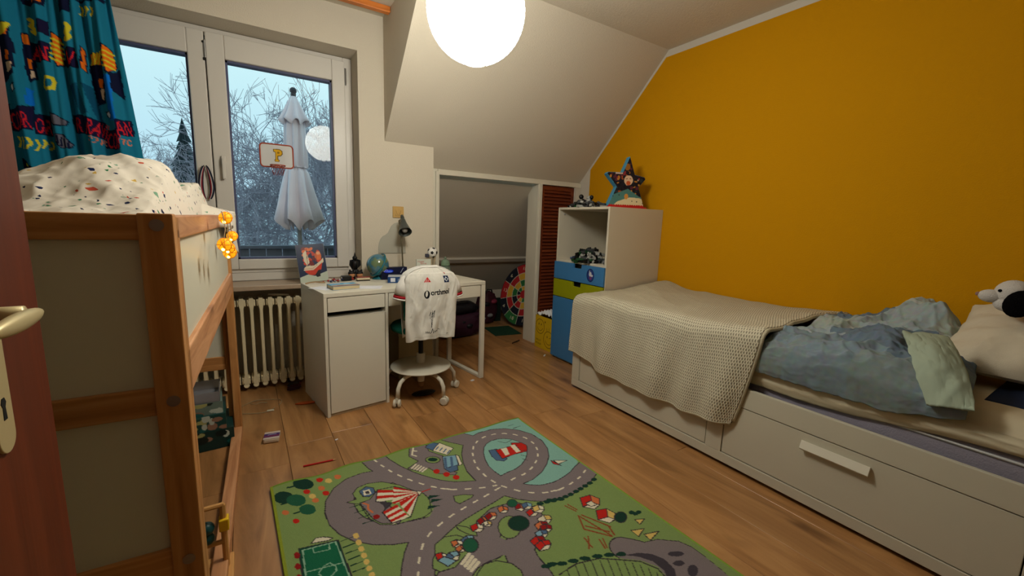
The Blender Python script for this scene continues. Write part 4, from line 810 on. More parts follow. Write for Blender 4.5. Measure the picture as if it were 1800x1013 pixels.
def conifer(label, base, h, rad_, seed):
    R = random.Random(seed); m = MB(); n = 30
    for i in range(n):
        z = h*(.12+.88*i/n); rr = rad_*(1-i/n)**.85+.05; k = 26; vs = [(0,0,z+h*.055)]
        for j in range(k):
            a = 6.283*j/k+R.uniform(-.1,.1); q_ = rr*(R.uniform(.75,1.15) if j % 2 else .42); vs.append((q_*math.cos(a), q_*math.sin(a), z-q_*R.uniform(.15,.4)))
        m.add(vs, [(0, 1+j, 1+(j+1) % k) for j in range(k)])
    t = thing('conifer', label, 'tree', base); build('foliage', m, mat('conifer_green', (.22,.28,.30), .95, var=.3, vscale=4), t)
    build('trunk', MB().tube([(0,0,0),(0,0,h*.9)], [.16,.04], 8), mat('bark', (.33,.32,.36)), t)
conifer('tall dark conifer in the garden, in front of the pale bare tree', (-1.15,13.5,-3), 6.3, 1.15, 5)
conifer('dark conifer half hidden by the edge of the curtain', (-3.1,15.5,-3), 7.3, 1.0, 9)
hb = MB(); R_ = random.Random(5)
for i in range(1500):
    x = R_.uniform(-7, 9); z = R_.uniform(-3, -.2)+.35*math.sin(x*1.7); y = 8.6+R_.uniform(-.7,.7); a = R_.uniform(0,6.28); L = R_.uniform(.25,.6)
    hb.tube([(x,y,z),(x+L*.5*math.cos(a),y+L*.3*math.sin(a),z+L*.4),(x+L*math.cos(a),y+L*.4*math.sin(a),z+L*.55)], [.012,.008,.004], 3, cap=False)
h_ = build('shrub_twigs', hb, mat('frosty_twigs', (.66,.68,.70), .95), kind='stuff'); tag(h_, 'tangle of frosty shrub twigs below the trees', 'shrubs')
def house(label, x, y, w, d_, h, rf, c):
    t = thing('far_house', label, 'house', (x, y, -3))
    build('walls', MB().box(-w/2,-d_/2,0,w/2,d_/2,h), c, t)
    build('roof', MB().prism([(-d_/2-.4,h),(d_/2+.4,h),(0,h+rf)], -w/2-.3, w/2+.3, 'yz'), mat('snowy_roof', (.78,.84,.88), .9), t)
    wn_ = build('window', MB().box(-.5,-.05,-.6,.5,.02,.6), mat('far_window', (.15,.17,.2), .3), t, (-w/3, -d_/2, h*.55))
    for xx in (-.1, .16, .38): link('window', wn_.data, t, (w*xx, -d_/2, h*.55))
house('pale house with a snowy roof behind the bare trees', 3.2, 26, 9, 6, 2.6, 2.2, mat('house_grey', (.55,.57,.60), .9))
house('grey house with a snowy roof at the left of the garden view', -6, 28, 8, 6, 2.4, 2.0, mat('house_blue', (.42,.46,.52), .9))
# ---------------- rug ----------------
rp_ = Paint(129.4, 178, .3, (.50,.59,.36))
rp_.pal = dict(sea=(.52,.70,.66), out=(.24,.22,.24), road=(.50,.46,.47), dark=(.27,.25,.28), grass=(.50,.59,.36), tree0=(.13,.24,.20), tree1=(.16,.36,.27), red=(.74,.17,.14), red2=(.56,.14,.14), orange=(.80,.45,.28), yel=(.84,.72,.42), cream=(.86,.83,.74), dgreen=(.10,.29,.22), pitch=(.13,.40,.29), line=(.55,.70,.60), slate=(.32,.42,.55), lblue=(.50,.66,.74), brown=(.55,.28,.18))
rp_.line([0,160,40,150,80,158,129,148], 11.4, 'out'); rp_.line([0,160,40,150,80,158,129,148], 10.5, 'road')
rp_.spec(RUG)
rp_.rect(0,0,129.4,.9,(.45,.56,.22)); rp_.rect(0,0,.9,178,(.55,.60,.20)); rp_.rect(128.6,0,129.5,178,(.52,.66,.25))
RUGM = mat('rug_pile', (1,1,1), 1.0, attr=True, spec=.03, var=.16, vscale=260, bump=.5, bscale=420)
I, J = np.meshgrid(np.arange(rp_.w)*rp_.res/100, np.arange(rp_.h)*rp_.res/100)
Z = .008+.0015*fbm(I*9, J*9)+.006*np.clip(1-J/.05, 0, 1)*(.5+np.sin(I*26)*.5)*.8
rug = gridmesh('play_rug', I, -J+np.clip(1-J/.06,0,1)*.007*np.sin(I*23), Z, RUGM, None, rp_.a, thick=.007, loc=(.031, 1.918, 0), rz=math.radians(1.77), off=1)
rug.modifiers['s'].thickness = .006; rug.modifiers['s'].offset = -1
tag(rug, 'green play rug printed with grey roads, a lighthouse, a circus tent and little houses', 'rug')

# ---------------- bunk bed on the left ----------------
N0 = np.array([-.12, 1.08]); F0 = np.array([-.066, 2.59]); BL = float(np.hypot(*(F0-N0))); bang = -math.atan2(F0[0]-N0[0], F0[1]-N0[1])
bb = thing('loft_bed', 'low pine loft bed with white panels, terrazzo bedding on top', 'bed', (N0[0], N0[1], 0), bang)
PANW = mat('bed_panel', (.80,.79,.72), .42, spec=.35)
BW = .97
def post(x, y):
    build('post', MB().box(x-.056,y,0,x,y+.034,1.165), PINEZ, bb, bev=.003)
for x in (0, -BW+.056):
    post(x, 0); post(x, BL-.034)
for x in (-.034, -BW+.002):
    build('leg', MB().box(x,.034,0,x+.034,.062,1.16), PINEZ, bb, bev=.003); build('leg', MB().box(x,BL-.062,0,x+.034,BL-.034,1.16), PINEZ, bb, bev=.003)
    build('top_rail', MB().box(x,.034,1.112,x+.034,BL-.034,1.162), PINE, bb, bev=.004)
    build('side_rail', MB().box(x,.034,.772,x+.034,BL-.034,.872), PINE, bb, bev=.004)
    build('floor_rail', MB().box(x-.01,.034,0,x+.034,BL-.034,.045), PINE, bb, bev=.004)
    build('side_panel', MB().box(x+.010,.04,.868,x+.022,BL-.04,1.116), PANW, bb)
for y in (.006, BL-.03):
    for z0, z1 in ((1.112,1.162), (.745,.805), (.36,.43)):
        build('end_rail', MB().box(-BW+.05,y,z0,-.052,y+.024,z1), PINEX, bb, bev=.003)
    for z0, z1 in ((.80,1.115), (.425,.75)):
        build('end_panel', MB().box(-BW+.05,y+.010,z0,-.052,y+.018,z1), PANW, bb)
    for z in (1.142, .775, .40): build('bolt', MB().lathe([(.0001,0),(.006,.0),(.0065,.002),(.011,.002),(.012,.004),(.0001,.004)][::-1], 16, T=Matrix.Rotation(math.pi/2, 3, 'X'), c=(-.026, (y if y < .1 else BL+.001)-.004 if y < .1 else BL+.003, z)), STEEL, bb)
build('slat_base', MB().box(-BW+.04,.04,.86,-.04,BL-.04,.88), PINEX, bb)
# mattress and terrazzo duvet
TER = bpy.data.materials.new('terrazzo_cotton'); TER.use_nodes = True; q = NT(TER); B = TER.node_tree.nodes['Principled BSDF']; B.inputs['Roughness'].default_value = .95; B.inputs['Specular IOR Level'].default_value = .1
t = q.n('ShaderNodeTexCoord'); no = q.n('ShaderNodeTexNoise', Scale=22.0, Detail=1.0); q.l(t.outputs['Object'], no.inputs['Vector'])
va = q.n('ShaderNodeVectorMath', operation='MULTIPLY_ADD'); va.inputs[1].default_value = (.03,.03,.03); q.l(no.outputs['Color'], va.inputs[0]); q.l(t.outputs['Object'], va.inputs[2])
vo = q.n('ShaderNodeTexVoronoi', Scale=46.0, distance='MANHATTAN'); q.l(va.outputs[0], vo.inputs['Vector'])
sx = q.n('ShaderNodeSeparateColor'); q.l(vo.outputs['Color'], sx.inputs[0])
th = q.n('ShaderNodeMath', operation='MULTIPLY_ADD'); th.inputs[1].default_value = .40; th.inputs[2].default_value = .10; q.l(sx.outputs[1], th.inputs[0])
lt = q.n('ShaderNodeMath', operation='LESS_THAN'); q.l(vo.outputs['Distance'], lt.inputs[0]); q.l(th.outputs[0], lt.inputs[1])
cr = q.n('ShaderNodeValToRGB'); cr.color_ramp.interpolation = 'CONSTANT'; e = cr.color_ramp.elements
e[0].position = 0; e[0].color = (*lin((.10,.14,.28)), 1); e[1].position = .22; e[1].color = (*lin((.12,.42,.26)), 1)
for p_, c_ in ((.42,(.66,.68,.62)),(.56,(.75,.62,.30)),(.68,(.12,.14,.24)),(.80,(.72,.30,.22)),(.88,(.45,.60,.50))):
    x = e.new(p_); x.color = (*lin(c_), 1)
q.l(sx.outputs[0], cr.inputs[0]); mx = q.n('ShaderNodeMix', data_type='RGBA'); mx.inputs[6].default_value = (*lin((.83,.80,.75)), 1)
q.l(lt.outputs[0], mx.inputs[0]); q.l(cr.outputs[0], mx.inputs[7]); q.l(mx.outputs[2], B.inputs['Base Color'])
mt = tag(build('mattress', MB().box(-BW+.05,.05,.882,-.045,BL-.05,1.02), mat('mattress_white', (.80,.79,.76), .95), loc=(N0[0],N0[1],0), rz=bang, bev=.03), 'white mattress inside the pine loft bed', 'mattress')
U, V = np.meshgrid(np.linspace(0, 1, 200), np.linspace(0, 1, 260))
X = -BW+.055+U*(BW-.10); Y = .05+V*(BL-.10)
gs = lambda x0, y0, sx, sy: np.exp(-((X-x0)/sx)**2-((Y-y0)/sy)**2)
edge = np.clip(np.minimum(np.minimum(X+BW-.055, -.045-X), np.minimum(Y-.05, BL-.05-Y))/.035, 0, 1)**.4
H = .085+.185*gs(-.24,.52,.25,.28)+.05*gs(-.10,.62,.10,.2)+.10*gs(-.10,.95,.13,.2)+.13*gs(-.09,1.25,.13,.22)+.05*gs(-.5,1.1,.4,.3)
H = H+.05*fbm(X*7+3, Y*6)+.032*ridge(X*4+Y*3, Y*4-X*3)-.016+.014*ridge(X*13-Y*6, Y*11+X*5)
H = H*edge
du = gridmesh('duvet', X, Y, 1.03+H, TER, loc=(N0[0],N0[1],0), rz=bang, thick=.02)
tag(du, 'crumpled white duvet with terrazzo chips heaped on the loft bed', 'duvet')
# corner of the cover hanging over the far end of the rail
U, V = np.meshgrid(np.linspace(0, 1, 60), np.linspace(0, 1, 60))
Yc = BL-.50+U*.44; a = V*.30
Xc = np.where(a < .11, -.11+a, .0+.012+.012*np.sin(U*17+V*3)); Zc = np.where(a < .11, 1.172+.03*(1-a/.11)+.012*np.sin(U*5+1)*(1-a/.11)+.006*fbm(U*9, V*9), 1.172-(a-.11)*(.25+.8*U**2))
Xc = np.where(a < .11, Xc, Xc+.004); Zc = Zc-.06*np.exp(-U/.06)*(a < .14); gridmesh('hanging_corner', Xc, Yc, Zc, TER, du, thick=.012)

# yellow ball lights hanging over the rail
BALLM = mat('woven_ball', (.95,.66,.08), .6, emit=(1.0,.70,.08), es=.8)
LED = mat('led', (1,.9,.6), .5, emit=(1.0,.80,.30), es=14)
ls = thing('string_lights', 'string of glowing yellow woven balls hung over the far end of the loft bed rail', 'string lights', (0,0,0))
m = MB()
for (p, r) in (((-.050,1.666,1.155),.019), ((-.042,1.979,1.082),.019), ((-.052,1.506,1.078),.019), ((-.046,1.700,1.040),.020), ((-.044,1.60,1.062),.016)):
    b = MB(); b.ball(p, r, 18, 12)
    o = build('ball', b, BALLM, ls, smooth=True)
    build('led', MB().ball((p[0]-.004, p[1]-r*.72, p[2]-r*.72), .0045, 8, 6), LED, o)
    b = MB()
    for k in range(7):
        T = Matrix.Rotation(k*.9, 3, 'X') @ Matrix.Rotation(k*1.3, 3, 'Y')
        b.tube([(Vector(p)+T @ Vector((math.cos(a/12*6.283), math.sin(a/12*6.283), 0))*(r+.0005)) for a in range(13)], .0011, 4, cap=False)
    build('thread', b, mat('ball_thread', (.85,.50,.08), .7, emit=(1,.55,.1), es=.25), o)
m.tube([(-.060,1.666,1.175),(-.055,1.62,1.165),(-.05,1.58,1.12),(-.052,1.50,1.095),(-.052,1.6,1.085),(-.048,1.7,1.06),(-.05,1.8,1.12),(-.046,1.9,1.168),(-.044,1.979,1.10)], .0015, 5)
build('cord', m, mat('clear_cord', (.55,.45,.3), .4), ls)

# ---------------- curtain ----------------
cp = Paint(82, 145, .35, (.10,.44,.56))
cp.pal = dict(navy=(.07,.09,.20), orange=(.86,.42,.10), skin=(.80,.70,.60), yel=(.80,.75,.18), maroon=(.10,.09,.22), red=(.78,.14,.18), orange2=(.85,.45,.25), blue=(.05,.42,.80), teal2=(.06,.30,.42), grey=(.38,.38,.44), white=(.80,.84,.86), out=(.05,.10,.20))
cp.spec(CUR)
I, J = np.meshgrid(np.arange(cp.w)*cp.res/100, np.arange(cp.h)*cp.res/100)
zz = J/1.45; wdt = .685+.085*J; X = -1.2+I/.82*wdt; ca = cp.a[np.arange(cp.h)[:, None], np.clip(((X+1.2)*100/cp.res).round().astype(int), 0, cp.w-1)]
ph = I*46+1.6*np.sin(I*9+J*1.2)+.5*np.sin(J*3)
Yc = 2.93+(.012+.026*zz)*np.sin(ph)+.012*np.sin(ph*2.3+J*4)
cur = gridmesh('curtain', X, Yc, 2.495-J, FABRP, None, ca, thick=.002)
tag(cur, "blue children's curtain printed with red lettering, yellow arrows and orange shapes", 'curtain')

# ---------------- desk ----------------
DO, DA = (.352, 2.505, 0), math.radians(7.8)
dk = thing('desk', 'white writing desk with a cupboard on one side and a metal loop leg', 'desk', DO, DA)
DW, DD, DH = 1.13, .48, .742
build('desktop', MB().box(0,0,.716,DW,DD,DH), WHITE, dk, bev=.003)
m = MB().box(0,0,0,.018,DD,.716).box(.362,0,0,.380,DD,.716).box(.018,.012,.0,.362,.03,.012).box(.018,DD-.012,.0,.362,DD,.716).box(.018,.02,0,.362,DD,.016)
m.box(.018,0,.598,.362,DD-.02,.602).box(.380,DD-.02,.40,DW-.04,DD-.008,.716)
build('cupboard', m, WHITE, dk, bev=.002)
build('drawer', MB().box(.022,.0015,.630,.359,.018,.712).box(.03,.018,.64,.35,.40,.645), WHITE, dk, bev=.002)
build('cupboard_door', MB().box(.022,.0015,.020,.359,.018,.602), WHITE, dk, bev=.002)
build('inside_shade', MB().box(.02,.06,.60,.36,.07,.63), DARK, dk)  # black strip stands in for the shade above the cupboard door
build('drawer', MB().box(.384,.0015,.630,DW-.045,.018,.712).box(.39,.018,.64,DW-.05,.40,.645), WHITE, dk, bev=.002)
m = MB().box(DW-.035,0,0,DW,.025,.716).box(DW-.035,DD-.025,0,DW,DD,.716).box(DW-.035,.025,0,DW,DD-.025,.022).box(DW-.035,.025,.694,DW,DD-.025,.716)
build('loop_leg', m, WHITE, dk, bev=.003)
DM = Matrix.Translation(DO) @ Matrix.Rotation(DA, 4, 'Z')
def D(x, y, z=DH): v = DM @ Vector((x, y, z)); return (v.x, v.y, v.z)

# ---------------- desk chair ----------------
CO = (.955, 2.60, 0)
ch = thing('desk_chair', 'white swivel chair with round foot plate and five castors, football shirt over its back', 'chair', CO)
CHM = mat('chair_enamel', (.80,.78,.72), .4)
build('foot_plate', MB().lathe([(.0001,.222),(.03,.222),(.12,.215),(.185,.208),(.198,.204),(.2,.198),(.19,.193),(.0001,.19)], 48), CHM, ch, smooth=True)
build('column', MB().lathe([(.024,.09),(.024,.215),(.028,.22),(.028,.285),(.0001,.286)], 16), CHM, ch, smooth=True)
build('gas_lift', MB().lathe([(.016,.28),(.016,.44),(.0001,.44)], 14), BLACK, ch, smooth=True)
build('hub', MB().lathe([(.0001,.05),(.018,.055),(.022,.085),(.0001,.09)], 14), mat('hub_wood', (.55,.42,.28), .6), ch)
for i in range(5):
    a = math.radians(-146+72*i); c, s = math.cos(a), math.sin(a); P = lambda r, z: (r*c, r*s, z)
    lg = build('leg', MB().tube([P(.02,.165),P(.10,.17),P(.17,.168),P(.215,.15),P(.238,.115),P(.242,.055)], .013, 10), CHM, ch, smooth=True)
    cc = P(.25,.026)
    R3 = Matrix.Rotation(a+.5, 3, 'Z') @ Matrix.Rotation(math.pi/2, 3, 'X')
    cs = MB(); [cs.lathe([(.0001,-.009),(.02,-.009),(.026,-.005),(.026,.005),(.02,.009),(.0001,.009)], 20, (cc[0]+k*math.cos(a+.5+1.57)*.014, cc[1]+k*math.sin(a+.5+1.57)*.014, .0262), T=R3) for k in (-1, 1)]
    cs.box(cc[0]-.008,cc[1]-.008,.03,cc[0]+.008,cc[1]+.008,.06)
    build('castor', cs, CHM, lg, smooth=False, bev=.001)
TEAL = mat('teal_seat', (.12,.42,.38), .9, spec=.1, bump=.2, bscale=300)
build('seat', MB().lathe([(.0001,.435),(.15,.438),(.185,.455),(.19,.475),(.18,.49),(.0001,.495)], 36, c=(0,.02,0)), TEAL, ch, smooth=True)
U, V = np.meshgrid(np.linspace(-1, 1, 30), np.linspace(0, 1, 30))
wv = .155*(1-np.clip((V-.55)/.45, 0, 1)**2*.55)
build('back_support', MB().tube([(0,.02,.44),(0,-.14,.45),(0,-.165,.50),(0,-.15,.7)], .012, 8), CHM, ch, smooth=True)
gridmesh('backrest', U*wv, -.145+.02*U**2, .55+V*.26, TEAL, ch, thick=.03)
# football shirt over the backrest
tp = Paint(40, 46, .16, (.86,.85,.82))
K_ = (.07,.08,.10)
tp.poly([12.8,9.2,15.4,5.9,18.0,9.2], (.80,.16,.18)); tp.line([14.2,9.2,15.0,7.6], .35, (.86,.85,.82)); tp.line([15.6,9.2,16.0,7.8], .3, (.86,.85,.82))
tp.rect(28.2,5.6,32.6,9.8,(.10,.16,.30)); tp.poly([30.4,6.0,32.2,7.7,30.4,9.4,28.6,7.7], (.82,.85,.88)); tp.poly([30.4,6.8,31.4,7.7,30.4,8.6,29.4,7.7], (.08,.12,.25)); tp.ell(30.8,3.9,.5,.45,(.6,.2,.2))
tp.ell(14.7,17.0,2.2,2.6,K_); tp.ell(14.5,16.6,.95,1.9,(.86,.85,.82),.1)
[tp.text('orthmol', 17.7+a*.14, 17.6+b*.14, 3.3, K_, -.03, 14.8) for a in (-1,0,1) for b in (-1,0,1)]
for q_ in ([17,32,18,30,17.6,33.5],[18.4,33,19.2,29.5,19,33],[19.4,31,20.6,29.6,20.2,33,21,29.5],[18.4,33.5,18.7,38,19.3,33.6,19.9,30.2],[14.2,41,14.8,40.2,15.4,41.2,16,40.3,16.6,41.2,17.2,40.4,17.8,41.2,18.6,40.8,19.4,38.6,20,41,21,39.8,21.8,40.7,22.6,39.8,23.6,40.6,24.6,39.4,26.4,39.9]): tp.line([v*1.0 if i%2==0 else 37+(v-37)*1.25 for i, v in enumerate(q_)], .34, K_)
tp.line([6,44.2,34,44.2], .15, (.72,.70,.66)); tp.rect(31.5,43.0,33.2,43.3,(.3,.3,.3))
U, V = np.meshgrid(np.linspace(-1, 1, tp.w), np.linspace(0, 1, tp.h))
tt = V; hw = np.interp(tt, [0,.015,.04,.09,.16,.26,.45,.75,1], [.055,.08,.112,.146,.166,.172,.166,.164,.156]); zt = .885-.44*V
zz_ = zt-.018*np.clip(1-V*4, 0, 1)*0-(.012*U**2)*V
fold = .008*np.sin(U*7+V*2)*V+.014*fbm(U*3+5, V*5)+.008*np.sin(U*13-V*6)*V**2+.010*ridge(U*2+V*1.5+3, V*1.2-U)*(V > .08)
Yf = -.18-.035*np.sqrt(np.clip(1-U**2, 0, 1))*(1-.9*np.exp(-V*9))-fold-.012*V
sh = gridmesh('football_shirt', U*hw-.004+.006*np.sin(V*5), Yf, zz_, FABRP, None, tp.a, loc=CO, rz=0, thick=.002)
tag(sh, 'white football shirt with dark lettering and signatures hung over the desk chair', 'shirt')
gridmesh('back_panel', (U*hw)[::6, ::6], (-.10+.03*np.sqrt(np.clip(1-U**2, 0, 1))*np.clip(V*5, .1, 1))[::6, ::6], (zz_+.0)[::6, ::6], mat('shirt_white', (.85,.84,.82), .95), sh, thick=.002)
m = MB(); vs = [];
for j in range(24):
    for i_ in range(2):
        pass
top = MB()
k_ = 22; rows = []
for i in range(k_):
    v_ = i/(k_-1)*.26; h_ = float(np.interp(v_, [0,.015,.04,.09,.16,.26], [.055,.08,.112,.146,.166,.172])); z_ = .885-.44*v_
    rows.append((h_, z_))
for sgn in (-1, 1):
    vs = []; 
    for h_, z_ in rows: vs += [(sgn*h_-.004, -.188, z_), (sgn*(h_-.003)-.004, -.145, z_+.006), (sgn*h_-.004, -.10, z_)]
    top.add(vs, [(i*3+j, i*3+j+1, i*3+3+j+1, i*3+3+j) for i in range(k_-1) for j in range(2)])
top.add([(-.059,-.188,.885),(.051,-.188,.885),(.051,-.145,.893),(-.059,-.145,.893),(.051,-.10,.885),(-.059,-.10,.885)], [(0,1,2,3),(3,2,4,5)])
build('shoulder', top, mat('shirt_white', (.85,.84,.82), .95), sh, smooth=True)
RB = mat('cuff_red', (.62,.10,.14), .9)
for sgn, ln in ((-1, 1.0), (1, .72)):
    pts = [(sgn*.105,-.15,.83), (sgn*.142,-.15,.80), (sgn*(.150+.020*ln),-.155,.76), (sgn*(.156+.030*ln),-.16,.715)]
    slv = build('sleeve', MB().tube(pts, [.03,.042,.042,.040], 18, cap=False), mat('shirt_white', (.85,.84,.82), .95), sh, smooth=True); solid(slv, .002)
    e_ = pts[-1]; c1 = build('cuff', MB().tube([e_, (e_[0]+sgn*.003, e_[1], e_[2]-.016)], .041, 18, cap=False), RB, slv, smooth=True); solid(c1, .002)
    c2 = build('hem', MB().tube([(e_[0]+sgn*.003, e_[1], e_[2]-.016), (e_[0]+sgn*.005, e_[1], e_[2]-.026)], .0415, 18, cap=False), mat('shirt_white', (.85,.84,.82), .95), slv, smooth=True); solid(c2, .002)

# ---------------- tall chest with coloured drawers ----------------
SX, SY0, SY1, SH = 2.27, 2.25, 2.85, 1.31
st = thing('tall_cabinet', 'tall white cabinet with open top shelf, blue and lime drawers and a blue door', 'cabinet', (SX, SY0, 0))
Wd = SY1-SY0; Dp = XR-SX-.004; t_ = .018
CABM = mat('cabinet_white', (.80,.77,.70), .45)
m = MB().box(0,0,0,Dp,t_,SH).box(0,Wd-t_,0,Dp,Wd,SH).box(0,t_,SH-t_,Dp,Wd-t_,SH).box(.01,t_,.855,Dp,Wd-t_,.873).box(Dp-.01,t_,0,Dp,Wd-t_,SH).box(.01,t_,0,Dp,Wd-t_,.03)
build('body', m, CABM, st, bev=.0015)
BLU = mat('front_blue', (.24,.47,.68), .4); LIM = mat('front_lime', (.56,.58,.05), .4)
def front(name, z0, z1, mt_, notch=True):
    y0, y1, c = .002, Wd-.002, Wd/2
    p = [(y0,z0),(y1,z0),(y1,z1)]
    if notch: p += [(c+.05,z1),(c+.045,z1-.035),(c-.045,z1-.035),(c-.05,z1)]
    p += [(y0,z1)]
    build(name, MB().prism(p, -.018, -.001, 'yz'), mt_, st, bev=.002)
front('drawer', .712, .857, BLU); front('drawer', .560, .706, LIM)
build('inside_shade', MB().box(.02,.03,.56,.03,Wd-.03,.85), DARK, st)  # black sheet stands in for shade behind the drawer notches
for i in range(1):
    front('cabinet_door', .02, .554, BLU, False)
build('door_grip', MB().box(-.024,.02,.27,-.016,.05,.40), BLACK, st, bev=.002)
build('shelf_pin', MB().lathe([(.0001,0),(.006,0),(.006,.01),(.0001,.01)], 10, c=(.05, Wd-t_-.006, SH-.06)), STEEL, st)
sp_ = Paint(9, 11, .2, (.24,.47,.68)); sp_.ell(4.5,5.5,4.2,5.2,(.08,.14,.36)); sp_.ell(4.5,5.5,3.4,4.3,(.16,.24,.50)); sp_.ell(4.3,4.6,1.5,1.8,(.75,.75,.78)); sp_.ell(6.2,5.6,1.1,.8,(.80,.78,.80)); sp_.ell(4.6,7.6,1.4,1.4,(.45,.22,.42)); sp_.line([3.6,3.2,3.2,1.8], .7, (.75,.75,.78))
t = np.linspace(0, 2*np.pi, 40); R_, T_ = np.meshgrid(np.linspace(0, 1, 16), t)
ix = np.clip(((4.5+4.3*R_*np.cos(T_))/.2).astype(int), 0, sp_.w-1); iy = np.clip(((5.5+5.3*R_*np.sin(T_))/.2).astype(int), 0, sp_.h-1)
gridmesh('sticker', np.full_like(R_, -.0188), .145-.043*R_*np.cos(T_), .785-.053*R_*np.sin(T_), PRINT, st, sp_.a[iy, ix], smooth=False)

# ---------------- day bed on the right ----------------
BX, BY1, BY0 = 1.955, 2.21, .02
bd = thing('day_bed', 'white day bed with large drawers under the yellow wall', 'bed', (BX, BY0, 0))
LB = BY1-BY0; BDp = XR-BX-.02
BEDM = mat('bed_foil', (.76,.74,.67), .42)
m = MB().box(.0,0,.02,.02,LB,.068).box(0,0,.335,.02,LB,.43)
for y0, y1 in ((0,.082),(1.048-.0,1.132),(LB-.075,LB)): m.box(0,y0,.068,.02,y1,.335)
m.box(.02,0,.02,BDp,.02,.43).box(.02,LB-.02,.02,BDp,LB,.43).box(BDp-.02,.02,.02,BDp,LB-.02,.43)
build('frame', m, BEDM, bd, bev=.002)
build('drawer', MB().box(.003,.086,.072,.018,1.044,.331), BEDM, bd, bev=.002); build('drawer', MB().box(.003,1.136,.072,.018,LB-.079,.331), BEDM, bd, bev=.002)
build('inside_shade', MB().box(.021,.03,.03,.03,LB-.03,.42), DARK, bd)  # black backing paints the shade seen around the bed drawers
for y in (.47, 1.52):
    build('handle', MB().prism([(.003,.295),(.003,.288),(-.018,.262),(-.022,.268),(-.008,.300)], y, y+.235, 'xz'), WHITE, bd, bev=.001)
[build('foot', MB().box(x,y,0,x+.04,y+.04,.02), BLACK, bd) for x, y in ((.05,.1),(.05,LB-.14),(.8,.1),(.8,LB-.14),(.05,1.07))]
def box_soft(name, x0, y0, z0, x1, y1, z1, m_, parent=None, bev=.03, **k):
    o = build(name, MB().box(x0,y0,z0,x1,y1,z1), m_, parent, bev=bev, smooth=True); o.modifiers['b'].segments = 4; return o
mt = box_soft('mattress', 2.012, .06, .33, 2.845, 2.17, .50, mat('mattress_lilac', (.60,.58,.64), .95, bump=.3, bscale=200), bev=.02)
tag(mt, 'pale lilac mattress in the day bed, its side showing below the sheet', 'mattress')
build('piping', MB().tube([(2.010,.08,.475),(2.008,1.1,.475),(2.010,2.15,.475)], .005, 6), mat('piping_white', (.8,.8,.8), .9), mt)
# fitted sheet
U, V = np.meshgrid(np.linspace(0, 1, 300), np.linspace(0, 1, 90))
Y = .05+U*2.13; s = V*1.05
wr = .010*ridge(Y*2.2, V*9+Y*1.5)+.006*fbm(Y*12, V*20)
X = np.where(s < .83, 2.845-s, 2.012-.01-.016*np.sin(np.clip((s-.83)/.22, 0, 1)*3.1)-wr*1.3)
Z = np.where(s < .83, .605+.01*fbm(Y*5, V*5)-.04*np.clip((s-.75)/.08, 0, 1)**3, .565-(s-.83)/.22*(.565-.445-.055*np.clip(1-Y, 0, 1)-.012*np.sin(Y*7)))
sh_ = gridmesh('bed_sheet', X, Y, Z, mat('sheet_cream', (.78,.74,.64), .95, spec=.1), thick=.006, off=-1)
tag(sh_, 'cream fitted sheet wrinkled over the side of the day bed mattress', 'sheet')
box_soft('mattress_topper', 2.02, .06, .50, 2.84, 2.17, .585, mat('mattress_white', (.80,.79,.76), .95), mt, bev=.025)
# patchwork duvet
DUV = bpy.data.materials.new('patchwork_cotton'); DUV.use_nodes = True; q = NT(DUV); B = DUV.node_tree.nodes['Principled BSDF']; B.inputs['Roughness'].default_value = .95; B.inputs['Specular IOR Level'].default_value = .08
t = q.n('ShaderNodeTexCoord'); vo = q.n('ShaderNodeTexVoronoi', Scale=4.3, distance='CHEBYCHEV'); mp = q.n('ShaderNodeMapping'); mp.inputs['Rotation'].default_value = (0,0,.35); mp.inputs['Scale'].default_value = (1,1,.35)
q.l(t.outputs['Object'], mp.inputs[0]); q.l(mp.outputs[0], vo.inputs['Vector'])
sx = q.n('ShaderNodeSeparateColor'); q.l(vo.outputs['Color'], sx.inputs[0]); cr = q.n('ShaderNodeValToRGB'); e = cr.color_ramp.elements; cr.color_ramp.interpolation = 'CONSTANT'
e[0].position = 0; e[0].color = (*lin((.47,.53,.57)), 1); e[1].position = .3; e[1].color = (*lin((.58,.63,.65)), 1)
for p_, c_ in ((.48,(.40,.46,.52)),(.66,(.66,.71,.70)),(.80,(.48,.53,.54)),(.9,(.60,.64,.62))): x = e.new(p_); x.color = (*lin(c_), 1)
q.l(sx.outputs[0], cr.inputs[0]); nz = q.n('ShaderNodeTexNoise', Scale=40.0, Detail=4.0); q.l(t.outputs['Object'], nz.inputs['Vector'])
mx = q.n('ShaderNodeMix', data_type='RGBA', blend_type='OVERLAY'); mx.inputs[0].default_value = .25; q.l(cr.outputs[0], mx.inputs[6]); q.l(nz.outputs['Color'], mx.inputs[7]); q.l(mx.outputs[2], B.inputs['Base Color'])
def cloth_over(name, ys, xb, xe, ztop, drop, m_, amp, seed, thick, uvfun=None):
    U, V = np.meshgrid(np.linspace(0, 1, ys[2]), np.linspace(0, 1, ys[3])); Y = ys[0]+U*(ys[1]-ys[0])
    return U, V, Y
U, V = np.meshgrid(np.linspace(0, 1, 230), np.linspace(0, 1, 230))
Y0 = .33+U*.95; s = V*1.10
yy = Y0+.05*np.sin(V*4+1)*(1-U)**2+.03*fbm(V*4, U*3)
front_x = 1.998; Wt = XR-.012-front_x
topz = .665+.075*np.interp(Y0, [.33,.42,.55,.75,1.0,1.3], [.1,.7,1.25,.95,.45,.3])+.05*fbm(Y0*5, V*6)+.045*ridge(Y0*4+V*2, V*5-Y0)*np.clip(1.2-V, 0, 1)+.09*np.exp(-((Y0-.60)/.10)**2-((V-.05)/.2)**2)-.12*np.exp(-((Y0-.36)/.08)**2-((V-.5)/.4)**2)*0+.09*np.exp(-((Y0-.47)/.07)**2-((V-.22)/.09)**2)
